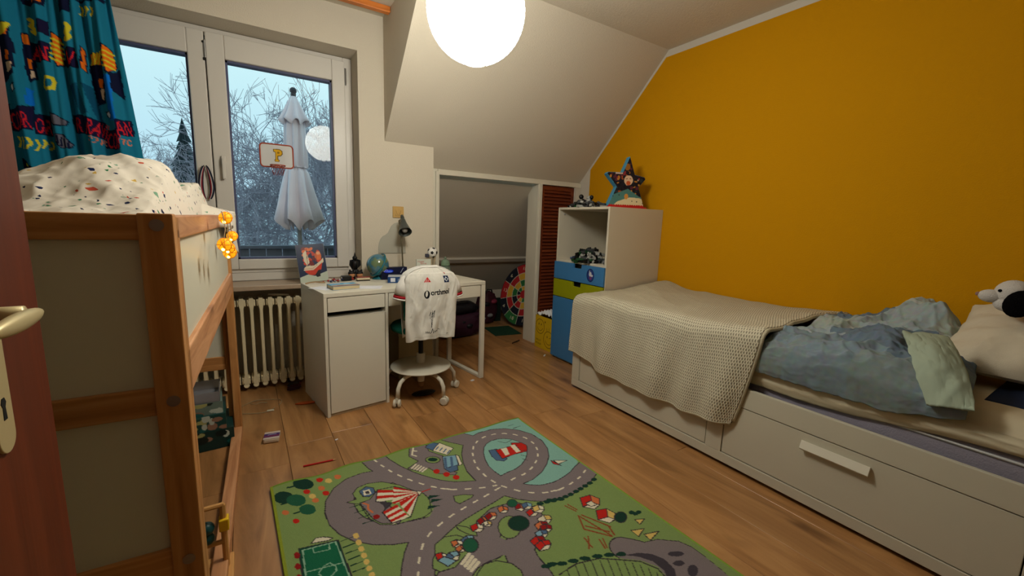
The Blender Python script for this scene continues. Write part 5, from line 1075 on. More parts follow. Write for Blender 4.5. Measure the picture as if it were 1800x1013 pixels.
topz = topz-.09*np.clip((Y0-.93)/.10, 0, 1); rr = np.clip((s-(Wt-.06))/.30, 0, 1)
X = np.where(s < Wt-.06, XR-.012-s, front_x+.06-.085*np.sin(np.clip(rr*1.35, 0, 1)*np.pi/2)-.012*fbm(Y0*9, V*12)-.02*np.sin(rr*2.8))
Z = topz-(topz-.565)*(1-np.cos(np.clip(rr, 0, 1)*np.pi/2))-.0*rr
Z += .026*ridge(Y0*13+V*6, V*12-Y0*5)*(1-.5*rr)-.013; Z += (.024*fbm(Y0*14+3, V*14)+.012*fbm(Y0*33, V*36))*(1-.4*rr)+.05*ridge(Y0*6-V*3, V*7)*(rr < .9)*(1-rr*.6)-.03; X += -.016*ridge(Y0*9+V*4, V*9)*rr
Z += .05*rr*np.clip((.48-Y0)/.15, 0, 1)
dv = gridmesh('duvet', X, yy, Z, DUV, thick=.016, off=-1)
tag(dv, 'crumpled slate-blue patchwork duvet on the day bed', 'duvet')
# pale lining turned back at the corner
U, V = np.meshgrid(np.linspace(0, 1, 60), np.linspace(0, 1, 60))
A_, B_, C_, D_ = [np.array(p)[:, None, None] for p in ((2.15,.520,.795),(2.25,.415,.785),(1.940,.262,.622),(1.935,.372,.606))]
P_ = (A_*(1-U)+B_*U)*(1-V)+(D_*(1-U)+C_*U)*V
bl = np.sin(V*np.pi)*(.5+.5*np.sin(U*np.pi)); X = P_[0]-.035*bl-.012*ridge(U*1.5+V*3, V*2.2); Y = P_[1]-.015*bl*U; Z = P_[2]+.045*bl+.020*fbm(U*4+9, V*5)
lin_ = gridmesh('turned_lining', X, Y, Z, mat('lining_green', (.62,.67,.60), .95, spec=.1), dv, thick=.01)
# knitted blanket
KN = bpy.data.materials.new('knit_cream'); KN.use_nodes = True; q = NT(KN); B = KN.node_tree.nodes['Principled BSDF']; B.inputs['Roughness'].default_value = 1; B.inputs['Specular IOR Level'].default_value = .05
uv = q.n('ShaderNodeVertexColor', layer_name='Col'); sx = q.n('ShaderNodeSeparateColor'); q.l(uv.outputs[0], sx.inputs[0])
def M_(op, a, b=None, c=None):
    n_ = q.n('ShaderNodeMath', operation=op)
    for i, v in enumerate((a, b, c)):
        if v is None: continue
        if isinstance(v, (int, float)): n_.inputs[i].default_value = v
        else: q.l(v, n_.inputs[i])
    return n_.outputs[0]
u_ = M_('MULTIPLY', sx.outputs[0], 1.3/.0125); v_ = M_('MULTIPLY', sx.outputs[1], 1.45/.0165)
row = M_('FLOOR', v_); u2 = M_('ADD', u_, M_('MULTIPLY', row, .5)); fu = M_('ABSOLUTE', M_('SUBTRACT', M_('FRACT', u2), .5)); fv = M_('ABSOLUTE', M_('SUBTRACT', M_('FRACT', v_), .5))
hole = M_('MULTIPLY', M_('LESS_THAN', fu, .15), M_('LESS_THAN', fv, .30))
mx = q.n('ShaderNodeMix', data_type='RGBA'); mx.inputs[6].default_value = (*lin((.80,.77,.68)), 1); mx.inputs[7].default_value = (*lin((.42,.39,.34)), 1); q.l(hole, mx.inputs[0]); q.l(mx.outputs[2], B.inputs['Base Color'])
hh = M_('MULTIPLY_ADD', M_('COSINE', M_('MULTIPLY', u2, 6.283)), -.5, .5); bp = q.n('ShaderNodeBump', Strength=.5, Distance=.006); q.l(hh, bp.inputs['Height']); q.l(bp.outputs[0], B.inputs['Normal'])
U, V = np.meshgrid(np.linspace(0, 1, 260), np.linspace(0, 1, 260))
Yt = 2.215-U*1.25
Wt = XR-.012-1.94; drop = np.interp(2.215-Yt, [0,.1,.3,.52,.75,1.0,1.2,1.3], [.36,.39,.44,.46,.455,.46,.455,.45])
L_ = Wt+drop; s = V*L_
zt = np.interp(Yt, [.95,1.05,1.3,1.7,2.0,2.2], [.72,.71,.690,.69,.695,.67])+.055*np.exp(-((Yt-2.16)/.13)**2)*np.clip(1-s/.45, 0, 1)+.03*fbm(Yt*3+2, s*4)+.012*ridge(Yt*3+s*4, s*3)
r0 = .06; a_ = np.clip((s-(Wt-r0))/(r0*1.57), 0, 1)*np.pi/2; fl_ = np.clip(s-(Wt-r0)-r0*1.57, 0, None)
X = np.where(s < Wt-r0, XR-.012-s, 1.94+r0-r0*np.sin(a_))
amp = np.clip(fl_/.3, 0, 1)
X = X-amp*(.012*np.sin(Yt*17+1)+.010*np.sin(Yt*31)+.012)-.01*fbm(Yt*6, s*5)*np.clip(a_, 0, 1)
Z = np.where(s < Wt-r0, zt, zt-r0*(1-np.cos(a_))-fl_)
Ya = Yt+.04*np.clip(fl_/.4, 0, 1)*(2*U-1)*.0-.03*(1-V)*U+.02*np.sin(V*7)*U
Ya = np.where(fl_ > 0, Ya+.05*U**6*np.clip(fl_/.45, 0, 1), Ya)
Ya = np.minimum(Ya, 2.235)
colr = np.stack([U, V, U*0], -1)
kb = gridmesh('knitted_blanket', X, Ya, Z, KN, None, colr, thick=.012, off=-1)
tag(kb, 'cream knitted blanket spread over the foot of the day bed, hanging over its drawers', 'blanket')
U2, V2 = U[:, [0]], V[:, [0]]
hem = MB(); pts = [(X[-1, i]-.004, Ya[-1, i], Z[-1, i]) for i in range(0, 260, 3)]; hem.tube(pts, .010, 8)
hem.tube([(X[i, -1], Ya[i, -1]-.003, Z[i, -1]) for i in range(0, 260, 4)], .010, 8)
build('hem', hem, mat('knit_hem', (.76,.73,.63), 1, bump=.5, bscale=300), kb, smooth=True)
# pillow
pw = lambda a, e: np.sign(a)*abs(a)**e
Uu, Vv = np.meshgrid(np.linspace(-1, 1, 90), np.linspace(-1, 1, 90))
tk_ = np.clip((1-abs(Uu)**3.2)*(1-abs(Vv)**3.2), 0, 1)**.55
cr_w = .010*fbm(Uu*7+3, Vv*7)+.016*ridge(Uu*3+Vv*2, Vv*3.2-Uu)*(1-.5*tk_)+.010*np.sin(Vv*16+Uu*3)*abs(Uu)**3+.010*np.sin(Uu*15)*abs(Vv)**4
pin = 1-.07*(1-Vv**2)*abs(Uu); pin2 = 1-.06*(1-Uu**2)*abs(Vv)
PIL = mat('pillow_cream', (.78,.74,.66), .95, spec=.1, bump=.15, bscale=300)
pl = gridmesh('pillow', .25*Uu*pin, .34*Vv*pin2, .105*tk_+cr_w*tk_**.3, PIL, loc=(2.55, .125, .76), rot=(0, -.42, -.05))
gridmesh('underside', .25*Uu*pin, .34*Vv*pin2, -.06*tk_, PIL, pl)
tag(pl, 'plump cream pillow at the head of the day bed', 'pillow')
U, V = np.meshgrid(np.linspace(0, 1, 40), np.linspace(0, 1, 30))
o = gridmesh('folded_cloth', 2.18+.55*V, .03+.25*U, .606+.016*np.sin(U*3.1)*np.sin(V*3.1)+.004*fbm(U*5, V*5), mat('navy_cotton', (.10,.15,.27), .95), thick=.012, off=1)
tag(o, 'navy cloth tucked under the cream pillow', 'cloth')
# ---------------- paper lantern ----------------
LC = (.795, 1.561, 1.964); LR = .187
ln_ = thing('paper_lantern', 'round white paper lantern hanging lit from the ceiling', 'lamp', LC)
pap = bpy.data.materials.new('lit_paper'); pap.use_nodes = True; q = NT(pap); pap.node_tree.nodes.clear()
em = q.n('ShaderNodeEmission'); em.inputs[0].default_value = (1.0, .965, .84, 1); em.inputs[1].default_value = LANTERN; ou = q.n('ShaderNodeOutputMaterial'); q.l(em.outputs[0], ou.inputs[0])
prof = []; nr = 26
for i in range(nr*4+1):
    a = math.pi*(.075+.85*i/(nr*4)); rr = LR*(1-.008*(.5+.5*math.cos(i/4*2*math.pi)) ); prof.append((rr*math.sin(a), -rr*math.cos(a)))
build('shade', MB().lathe(prof, 64), pap, ln_, smooth=True)
WIRE = mat('wire', (.75,.72,.68), .4, metal=.5)
ring = lambda r, z, n=32: [(r*math.cos(6.2832*i/n), r*math.sin(6.2832*i/n), z) for i in range(n+1)]
build('wire_ring', MB().tube(ring(.046, -.184), .0016, 5).tube([(-.046,0,-.184),(0,0,-.197),(.046,0,-.184)], .0014, 5), WIRE, ln_)
build('wire_ring', MB().tube(ring(.046, .183), .0016, 5), WIRE, ln_)
build('cord', MB().tube([(0,0,.18),(0,0,ZC-LC[2])], .003, 6).lathe([(.0001,ZC-LC[2]-.05),(.03,ZC-LC[2]-.045),(.035,ZC-LC[2]),(.0001,ZC-LC[2])], 16), WHITE, ln_)

# ---------------- brown room door, open beside the camera ----------------
dr = bpy.data.objects.new('door_2', None); COL.objects.link(dr); dr.location = (-.25, .84, 0); dr['kind'] = 'structure'; dr['label'] = 'open reddish brown room door with an aged brass lever'
build('leaf', MB().box(-.04,-.82,.008,0,0,2.0), DOORW, dr, bev=.003)
pts = []
for k in range(16): a = math.pi*k/15; pts.append((.02*math.cos(a)*-1, .885+.02-.02*math.sin(a)))
pl_ = [(-.145-.0+ -.0, 0)]
out_ = [(-.145+x, z) for x, z in [(.02*math.cos(math.pi+math.pi*k/12), .905+.02*math.sin(math.pi+math.pi*k/12)) for k in range(13)]] + [(-.145+x, z) for x, z in [(.02*math.cos(math.pi*k/12), 1.09+.02*math.sin(math.pi*k/12)) for k in range(13)]]
build('plate', MB().prism(out_, 0, .004, 'yz'), BRASS, dr, bev=.001)
build('keyhole', MB().prism([(-.149,.925),(-.141,.925),(-.142,.94),(-.139,.945),(-.142,.951),(-.148,.951),(-.151,.945),(-.148,.94)], .0035, .0045, 'yz'), DARK, dr)
build('lever', MB().tube([(.0,-.160,1.050),(.036,-.160,1.050)], .010, 12).ball((.045,-.205,1.050), .062, 20, 12, sq=(.12,1.0,.165)), BRASS, dr, smooth=True)

# ---------------- wall bits ----------------
IV = mat('ivory_switch', (.76,.62,.38), .35)
so = thing('wall_socket', 'ivory double switch plate on the wall between window and closet', 'switch', (.980, YW, 1.22))
build('plate', MB().box(-.042,-.009,-.042,.042,0,.042), IV, so, bev=.004)
build('rocker', MB().box(-.026,-.013,-.026,-.002,-.009,.026), IV, so, bev=.002); build('rocker', MB().box(.002,-.013,-.026,.026,-.009,.026), IV, so, bev=.002)
build('marks', MB().tube([(-.018,-.0135,.010),(-.012,-.0135,-.014),(-.004,-.0135,-.018)], .001, 4).tube([(.018,-.0135,.012),(.012,-.0135,-.012),(.005,-.0135,-.018)], .001, 4), mat('switch_marks', (.45,.33,.18)), so)
pts = [(.828,.915),(.829,.96),(.834,.99),(.845,1.02),(.862,1.04),(.885,1.052),(.903,1.068),(.913,1.09),(.928,1.118),(.950,1.138),(.978,1.145),(1.0,1.14),(1.02,1.12),(1.03,1.09),(1.035,.912)]
o = build('plastic_sheet', MB().prism(pts, YW-.006, YW-.003, 'xz'), mat('cloud_sheet', (.66,.65,.60), .5, var=.05), bev=.001); tag(o, 'pale grey cloud-shaped sheet on the wall behind the desk lamp', 'wall sheet')

# ---------------- basketball board on the pane ----------------
hp = thing('toy_basketball_hoop', 'small toy basketball board with a yellow letter P stuck to the window pane', 'basketball hoop', (.215, 3.372, 1.567))
bp_ = Paint(20.4, 15.8, .16, (.80,.80,.80)); OR_ = (.68,.28,.16)
YL = (.86,.66,.10)
bp_.poly([8.1,3.4,12.2,3.3,13.6,4.4,13.8,6.4,12.6,7.9,10.9,8.1,10.9,10.0,11.8,10.6,11.4,11.8,8.8,11.8,8.6,10.6,9.2,9.9,9.2,5.6,8.1,5.2], (.40,.30,.06)); bp_.poly([8.5,3.8,12,3.7,13.1,4.6,13.3,6.2,12.4,7.4,10.5,7.6,10.5,10.2,11.3,10.8,11.1,11.4,9.1,11.4,9.0,10.8,9.6,10.2,9.6,5.3,8.5,4.9], YL); bp_.poly([10.5,5.0,11.6,5.0,12,5.6,11.6,6.3,10.5,6.4], (.55,.42,.1))
cz = lambda a, b, r, n=6: [(a[0]+r*math.cos(t), a[1]+r*math.sin(t)) for t in np.linspace(b, b+math.pi/2, n)]
bw, bh, cr_ = .100, .077, .022
oc = cz((bw-cr_, bh-cr_), 0, cr_)+cz((-bw+cr_, bh-cr_), math.pi/2, cr_)+cz((-bw+cr_, -bh+cr_), math.pi, cr_)+cz((bw-cr_, -bh+cr_), 1.5*math.pi, cr_)
build('backboard', MB().prism(oc, -.006, 0, 'xz'), mat('board_white', (.80,.80,.80), .4), hp)
build('rim_frame', MB().tube([(x*.985, -.006, z*.985) for x, z in oc+oc[:1]], .0045, 8), mat('hoop_orange', (.66,.27,.17), .45), hp, smooth=True)
sub = Paint(8, 11, .12, (.80,.80,.80)); sub.a = bp_.a[16:80, 44:92].copy(); sub.h, sub.w = sub.a.shape[:2]; sub.res = .16
sub.flat('letter', PRINT, hp, (-.102+44*.0016, -.0068, .079-16*.0016), (1,0,0), (0,0,-1))
hr = [(.045*math.cos(t), -.052+.045*math.sin(t), -.066) for t in np.linspace(0, 6.2832, 25)]
build('hoop', MB().tube(hr, .003, 6).tube([(-.015,-.006,-.064),(.015,-.006,-.064)], .004, 6), mat('hoop_orange', (.66,.27,.17), .45), hp, smooth=True)
m = MB()
for k in range(12):
    a0 = k*.5236
    for sg in (-1, 1): m.tube([((.045-.02*j/4)*math.cos(a0+sg*.2618*j), -.052+(.045-.02*j/4)*math.sin(a0+sg*.2618*j), -.066-.022*j) for j in range(4)], .0009, 3, cap=False)
build('net', m, mat('net_cord', (.55,.25,.22), .9), hp)
build('suction_cup', MB().ball((-.07,.002,.066), .006, 8, 6).ball((.07,.002,.066), .006, 8, 6), mat('clear_cup', (.85,.85,.85), .2), hp)
# medals on their ribbons
md = thing('medal_ribbons', 'striped red, white and navy medal ribbons hung beside the window handle', 'medal', (-.185, 3.318, 1.46))
RC = [(.10,.11,.20), (.62,.14,.18), (.80,.78,.78), (.10,.11,.20)]
build('hook', MB().tube([(0,.004,-.005),(0,-.03,-.005),(0,-.032,.004)], .004, 6), WHITE, md)
for j, off in enumerate((-.020, -.007, .006, .019)):
    m = MB()
    for side in (-1, 1):
        pts = [(off*.2, -.018-.003*j, 0.0)] + [(side*(.020+.006*j)*math.sin(min(t*1.5, 1)*math.pi/2+max(0, t-.62)*3.6)**.6, -.018-.003*j, .005-.215*t) for t in np.linspace(.06, .98, 14)]
        for a, b in zip(pts[:-1], pts[1:]):
            wv_ = .0045; m.add([(a[0]-wv_, a[1], a[2]), (a[0]+wv_, a[1]-.002, a[2]), (b[0]+wv_, b[1]-.002, b[2]), (b[0]-wv_, b[1], b[2])], [(0,1,2,3)])
    solid(build('ribbon', m, mat('ribbon_%d' % j, RC[j], .7), md), .0012)

# ---------------- desk things ----------------
def slab_print(name, label, cat, P, w, h, t, pos, rz, side, tilt=None, group=None, pages=None):
    """book/box lying: cover printed on top"""
    th_ = thing(name, label, cat, pos, rz, group)
    if tilt: th_.rotation_euler = tilt
    if pages: build('pages', MB().box(.002,.001,.002,w-.003,h-.003,t-.002), mat('paper_cream', (.78,.72,.58), .9), th_)
    if pages:
        build('cover', MB().box(0,0,0,w,h,.0018).box(0,0,t-.0018,w,h,t).box(0,h-.002,0,w,h,t), side, th_)
    else: build('body', MB().box(0,0,0,w,h,t), side, th_, bev=.001)
    P.flat('printed_face', PRINT, th_, (0, h, t+.0004), (1,0,0), (0,-1,0))
    return th_
bk = Paint(16, 11, .2, (.35,.60,.76)); bk.rect(0,7.5,16,11,(.62,.45,.36)); bk.poly([0,7.2,6,6,11,7,16,5.6,16,8,0,8.4], (.75,.72,.62)); bk.ell(11,3,2.2,1.2,(.70,.82,.88)); bk.line([1.5,2,7,1.8], .8, (.85,.9,.92)); bk.ell(5,8.6,2,1,(.45,.25,.2))
slab_print('book', 'thick pale blue book lying on the front of the desk', 'book', bk, .16, .11, .024, D(.08, .085), DA+.02, mat('book_blue', (.28,.52,.70), .6), pages=True)
pp = tag(build('paper', MB().box(0,0,0,.15,.12,.0006), mat('paper_white', (.85,.85,.88), .8), loc=D(.21,.09), rz=DA-.5), 'loose white sheet of paper beside the blue book', 'paper')
pp2 = tag(build('paper', MB().box(0,0,0,.10,.14,.0006), mat('paper_white', (.85,.85,.88), .8), loc=D(.045,.11), rz=DA+.5), 'white sheet of paper under the blue book at the desk edge', 'paper')
# picture card propped up behind the desk end
sc_ = Paint(16.5, 22.5, .2, (.08,.14,.28))
o1, o2, cr1 = (.78,.22,.12), (.86,.42,.18), (.85,.80,.70)
rr_ = random.Random(4)
for i in range(26): sc_.ell(7.5+rr_.uniform(-3.5,5.5), 6+rr_.uniform(-4,6), rr_.uniform(.6,1.7), rr_.uniform(.5,1.6), (o1, o2, o1, cr1)[rr_.randrange(4)] if i % 4 else (.45,.08,.08), rr_.uniform(0,3))
sc_.poly([3.4,5.5,5.4,3.4,6.4,8,6.8,11,5.2,12.6,3.8,10], cr1); sc_.ell(12.2,7.2,2.0,2.6,o2); sc_.ell(12.6,5.6,1.2,1.0,(.88,.62,.45))
sc_.poly([3,14.2,5,12.6,9,13,13,10.6,15.2,8.6,15,11.2,12,13.8,8,15.4,4,15.6], cr1); sc_.poly([3.2,14.4,8,14.6,14.6,10.2,13,15.5,10,18.6,6,18.4,3.6,16.4], o1); sc_.line([3.2,15.2,8.5,15,14.8,10.4], .8, cr1)
sc_.poly([0,19.4,5,17.9,9,19.2,16.5,16.8,16.5,22.5,0,22.5], (.74,.78,.72)); sc_.poly([9,18.6,11,16,12.6,15.4,12,19.6,10,20], (.08,.09,.14)); [sc_.line([x,2.5,x-.4,13], .25, (.06,.07,.14)) for x in (5.9,11.2)]
card = thing('art_print', 'picture in orange and navy propped against the window at the end of the sill', 'picture', (.318, 3.055, .7195)); card.rotation_euler = (-.20, -.06, .10); card.location = (.300, 3.10, .7225); card.scale = (1.08, 1, 1.14)
build('board', MB().box(0,0,0,.165,.010,.225), mat('card_edge', (.75,.76,.72), .7), card)
sc_.flat('printed_face', GLOSSP, card, (0, -.0006, .225), (1,0,0), (0,0,-1))
build('prop', MB().box(.07,.01,.0,.09,.055,.004), mat('card_edge', (.75,.76,.72), .7), card)
# strap of tangled beads
m = MB(); R_ = random.Random(8)
for i in range(46): m.ball((R_.gauss(0,.03), R_.gauss(0,.012), .006+abs(R_.gauss(0,.006))), R_.uniform(.004,.007), 8, 5, R_.randrange(4))
o = build('beads', m, [mat('bead_red', (.65,.15,.12), .4), mat('bead_cream', (.8,.75,.7), .4), mat('bead_navy', (.08,.10,.25), .4), mat('bead_grey', (.5,.5,.55), .4)], loc=D(.19,.42), rz=DA, smooth=True, kind='stuff'); tag(o, 'small heap of coloured beads and scraps behind the blue book', 'beads')
m = MB(); m.tube([(0,0,.004),(.03,.012,.008),(.06,.0,.012),(.09,.015,.005),(.12,.004,.004)], .004, 6)
o = tag(build('strap', m, mat('beige_strap', (.62,.5,.36), .8), loc=D(.01,.40), rz=DA), 'beige cord lying along the back edge of the desk', 'cord')
# black character-free figure on a stand, and two round-headed dolls
fg = thing('black_figurine', 'black toy figurine with a wide cape standing in the window corner', 'figurine', (.655, 3.12, .7185), .2)
build('body', MB().tube([(-.01,0,0),(-.008,0,.05),(0,0,.09)], [.012,.009,.012], 8).tube([(.02,0,0),(.014,0,.05),(.004,0,.09)], [.012,.009,.012], 8).tube([(0,0,.085),(0,0,.135),(0,0,.15)], [.016,.022,.010], 10), BLACK, fg, smooth=True)
build('head', MB().ball((0,0,.165), .017, 12, 8).lathe([(.008,.178),(.001,.205)], 6), BLACK, fg, smooth=True)
build('cape', MB().prism([(-.030,.15),(-.035,.115),(-.012,.075),(.02,.085),(.05,.11),(.048,.145),(.02,.158)], .012, .018, 'xz'), BLACK, fg, bev=.002)
build('stand', MB().lathe([(.0001,0),(.028,0),(.028,.004),(.0001,.004)], 16), BLACK, fg)
SK = mat('doll_skin', (.78,.55,.38), .5); HB = mat('doll_hair', (.05,.05,.06), .6)
def doll(x, y, label, col):
    t_ = thing('doll', label, 'doll', D(x, y), DA, 'round-headed dolls on the desk')
    build('face', MB().ball((0,0,.036), .021, 16, 10, sq=(1,.9,.95)), SK, t_, smooth=True)
    build('hair', MB().ball((0,.004,.046), .0225, 14, 9, sq=(1.05,1,.8)).ball((.012,.0,.066), .007, 8, 6).ball((-.012,0,.066), .007, 8, 6), HB, t_, smooth=True)
    build('body', MB().lathe([(.0001,0),(.018,0),(.013,.012),(.006,.02)], 12), col, t_, smooth=True)
doll(.325, .47, 'round-headed black-haired doll nearer the window figurine', mat('doll_dress', (.55,.15,.12), .7)); doll(.375, .455, 'round-headed doll with two black buns beside the glass globe', mat('doll_dress2', (.6,.3,.15), .7))
cn = thing('toy_vehicle', 'small cream and red toy vehicle in front of the dolls', 'toy vehicle', D(.375, .395), DA-.1)
build('body', MB().box(-.045,-.016,.006,.045,.016,.022), mat('toy_cream', (.78,.72,.60), .4), cn, bev=.006)
build('roof', MB().box(-.045,-.014,.022,.046,.014,.028), mat('toy_red', (.50,.14,.10), .4), cn, bev=.003); build('base', MB().box(-.043,-.015,0,.043,.015,.006), BLACK, cn)
cm = thing('toy_camera', 'black toy camera with a silver ring lying beside the beads', 'toy camera', D(.275, .44), DA)
build('body', MB().box(-.03,-.015,0,.035,.02,.035), BLACK, cm, bev=.004); build('lens', MB().lathe([(.0001,0),(.014,0),(.014,.012),(.0001,.012)], 16, c=(-.033,0,.018), T=Matrix.Rotation(math.pi/2, 3, 'Y')), STEEL, cm)
# globe
gb = thing('globe', 'translucent blue and green globe in a teal ring on the desk', 'globe', D(.50, .44), DA)
gp = bpy.data.materials.new('globe_sea'); gp.use_nodes = True; q = NT(gp); B = gp.node_tree.nodes['Principled BSDF']; t = q.n('ShaderNodeTexCoord'); no = q.n('ShaderNodeTexNoise', Scale=16.0, Detail=3.0); q.l(t.outputs['Object'], no.inputs['Vector']); cr = q.n('ShaderNodeValToRGB'); e = cr.color_ramp.elements; e[0].position = .49; e[0].color = (*lin((.22,.42,.50)), 1); e[1].position = .52; e[1].color = (*lin((.38,.46,.34)), 1); q.l(no.outputs['Fac'], cr.inputs[0]); q.l(cr.outputs[0], B.inputs['Base Color']); B.inputs['Roughness'].default_value = .12; B.inputs['Coat Weight'].default_value = .6
build('ball', MB().ball((0,0,.10), .078, 32, 20), gp, gb, smooth=True)
T = Matrix.Rotation(.5, 3, 'Y')
build('ring', MB().tube([Vector((0,0,.10))+T @ Vector((0, .086*math.cos(a), .086*math.sin(a))) for a in np.linspace(0, 6.2832, 37)], .0055, 8), mat('teal_ring', (.10,.42,.48), .35), gb, smooth=True)
build('foot', MB().lathe([(.0001,0),(.042,0),(.04,.008),(.014,.02),(.012,.024),(.0001,.024)], 24), mat('teal_ring', (.10,.42,.48), .35), gb, smooth=True)
# desk lamp
lp = thing('desk_lamp', 'grey bendable desk lamp with a cone shade facing the room', 'lamp', D(.685, .43), DA)
GRYL = mat('lamp_grey', (.27,.29,.28), .4, metal=.3); STM = mat('lamp_stem', (.45,.42,.34), .35, metal=.6)
build('base', MB().lathe([(.0001,0),(.062,0),(.062,.012),(.02,.02),(.0001,.022)], 28), GRYL, lp, smooth=True)
build('stem', MB().tube([(.008,.01,.015),(.004,.01,.12),(0,.012,.24),(0,.025,.32),(.0,.045,.38),(.0,.055,.415),(.008,.04,.425)], .006, 8), STM, lp, smooth=True)
T = Matrix.Rotation(-.25, 3, 'Z') @ Matrix.Rotation(math.radians(-44), 3, 'X')
build('shade', MB().lathe([(.013,.115),(.018,.105),(.022,.075),(.034,.03),(.046,-.01),(.0475,-.014),(.045,-.012),(.033,.027),(.02,.07),(.0001,.075)], 32, c=(0,-.040,.345), T=T), GRYL, lp, smooth=True)
build('bulb', MB().ball((0,-.035,.352), .022, 14, 10, T=T), mat('bulb_glass', (.62,.60,.58), .25), lp, smooth=True)
build('top_knob', MB().lathe([(.012,.11),(.015,.125),(.011,.15),(.0001,.152)], 14, c=(0,-.040,.345), T=T), GRYL, lp, smooth=True)
# blue boxes
bx = thing('blue_game_box', 'blue and white box lying on the desk behind the shirt, navy lid upright', 'box', D(.475, .22), DA-.45)
b1 = Paint(20, 4.2, .2, (.12,.26,.46)); b1.rect(2,.8,5,3.4,(.80,.82,.86)); b1.text('ii', 6.5, 3.2, 2.2, (.75,.8,.85)); b1.rect(12,1,18,3,(.25,.42,.62))
build('body', MB().box(0,0,0,.20,.13,.040), mat('box_blue', (.14,.28,.48), .5), bx, bev=.001); b1.flat('printed_side', PRINT, bx, (0,-.0006,.041), (1,0,0), (0,0,-1))
build('top', MB().box(.002,.002,.040,.198,.128,.0405), mat('box_pale', (.70,.72,.74), .5), bx)
bx2 = Paint(19, 4.5, .2, (.05,.07,.20)); bx2.ell(5,2.6,3.6,1.2,(.10,.22,.85)); bx2.ell(6,2.8,1.8,.6,(.35,.50,.95)); bx2.line([14,4,16,.8], .4, (.6,.65,.75)); bx2.text('GO', 1, 2.8, 1.6, (.7,.72,.9))
b2 = thing('navy_box', 'navy box with a bright blue glow print standing behind the blue box', 'box', D(.50, .375), DA-.02)
build('body', MB().box(0,0,0,.19,.05,.085), mat('box_navy', (.05,.07,.18), .45), b2, bev=.001); bx2.flat('printed_side', PRINT, b2, (0,-.0006,.085), (1,0,0), (0,0,-1))
# notebook upright
nb = Paint(12, 13.5, .15, (.78,.80,.76)); nb.text('Happy', .8, 2.4, 1.5, (.68,.18,.14)); nb.text('Stories', 3.2, 3.9, 1.3, (.68,.18,.14)); nb.ell(3.4,8.2,2.2,3.2,(.84,.60,.16)); nb.ell(3.4,8.2,1.1,1.7,(.85,.78,.5)); nb.ell(3.4,8.5,.5,1.0,(.75,.4,.12)); nb.rect(0,11.6,12,13.5,(.40,.56,.66)); nb.line([9,9.6,11,9.4], .4, (.7,.3,.25))
n_ = thing('picture_book', "upright white children's book with red title and yellow figure beside the ball trophy", 'book', D(.775, .385), DA)
build('body', MB().box(0,0,0,.115,.012,.135), mat('book_white', (.78,.79,.76), .6), n_); nb.flat('printed_cover', PRINT, n_, (-.002,-.0006,.136), (1,0,0), (0,0,-1))
o = thing('glue_bottle', 'small dark blue bottle between the lamp and the white book', 'bottle', D(.752, .36)); build('body', MB().lathe([(.0001,0),(.011,0),(.011,.055),(.006,.066),(.0001,.067)], 14), mat('dark_blue', (.08,.12,.26), .4), o, smooth=True); build('cap', MB().lathe([(.006,.066),(.005,.08),(.0001,.081)], 12), BLACK, o, smooth=True)
# football trophy
tb = thing('football_trophy', 'football held up on a pale sculpted trophy stand on the desk', 'trophy', D(.925, .42), DA)
build('stand', MB().tube([(-.012,0,0),(-.014,0,.05),(-.006,0,.10),(-.014,0,.15)], [.014,.008,.007,.010], 8).tube([(.016,0,0),(.010,0,.05),(.016,0,.10),(.020,0,.145)], [.014,.008,.007,.010], 8).box(-.03,-.02,0,.035,.02,.012), mat('trophy_stone', (.66,.60,.50), .5), tb, smooth=False)
fb = build('ball', MB().ball((0,0,.182), .040, 28, 18), mat('ball_white', (.86,.85,.83), .35), tb, smooth=True)
gr = (1+5**.5)/2; m = MB()
for s1 in (-1, 1):
    for s2 in (-1, 1):
        for p in ((0, s1, s2*gr), (s1, s2*gr, 0), (s2*gr, 0, s1)):
            nrm = Vector(p).normalized(); a_ = nrm.orthogonal().normalized(); b_2 = nrm.cross(a_)
            vs = [Vector((0,0,.182))+(nrm*.0407)]+[Vector((0,0,.182))+(nrm+(a_*math.cos(t)+b_2*math.sin(t))*.34).normalized()*.0407 for t in [k*1.2566 for k in range(5)]]
            m.add(vs, [(0,1+k,1+(k+1) % 5) for k in range(5)])
build('pentagon_patches', m, BLACK, fb)
build('clip', MB().box(-.058,-.01,.145,-.032,.012,.172), mat('clip_grey', (.25,.26,.32), .5), tb, bev=.004)
# lidded jar
jr = thing('glass_jar', 'small lidded glass jar with green contents on the desk', 'jar', D(1.005, .36), DA)
JG = mat('jar_glass', (.60,.68,.62), .08, trans=.75); JGR = mat('jar_green', (.42,.56,.28), .6)
build('jar', MB().lathe([(.0001,0),(.038,0),(.044,.012),(.046,.05),(.040,.075),(.030,.085),(.028,.083),(.038,.072),(.043,.05),(.041,.014),(.0001,.006)], 32), JG, jr, smooth=True)
build('contents', MB().lathe([(.0001,.008),(.037,.010),(.038,.045),(.0001,.05)], 20), JGR, jr, smooth=True)
build('lid', MB().lathe([(.034,.085),(.036,.095),(.030,.118),(.015,.132),(.0001,.134)], 28).ball((0,0,.142), .009, 10, 8), mat('lid_green', (.55,.66,.56), .12, trans=.5), jr, smooth=True)

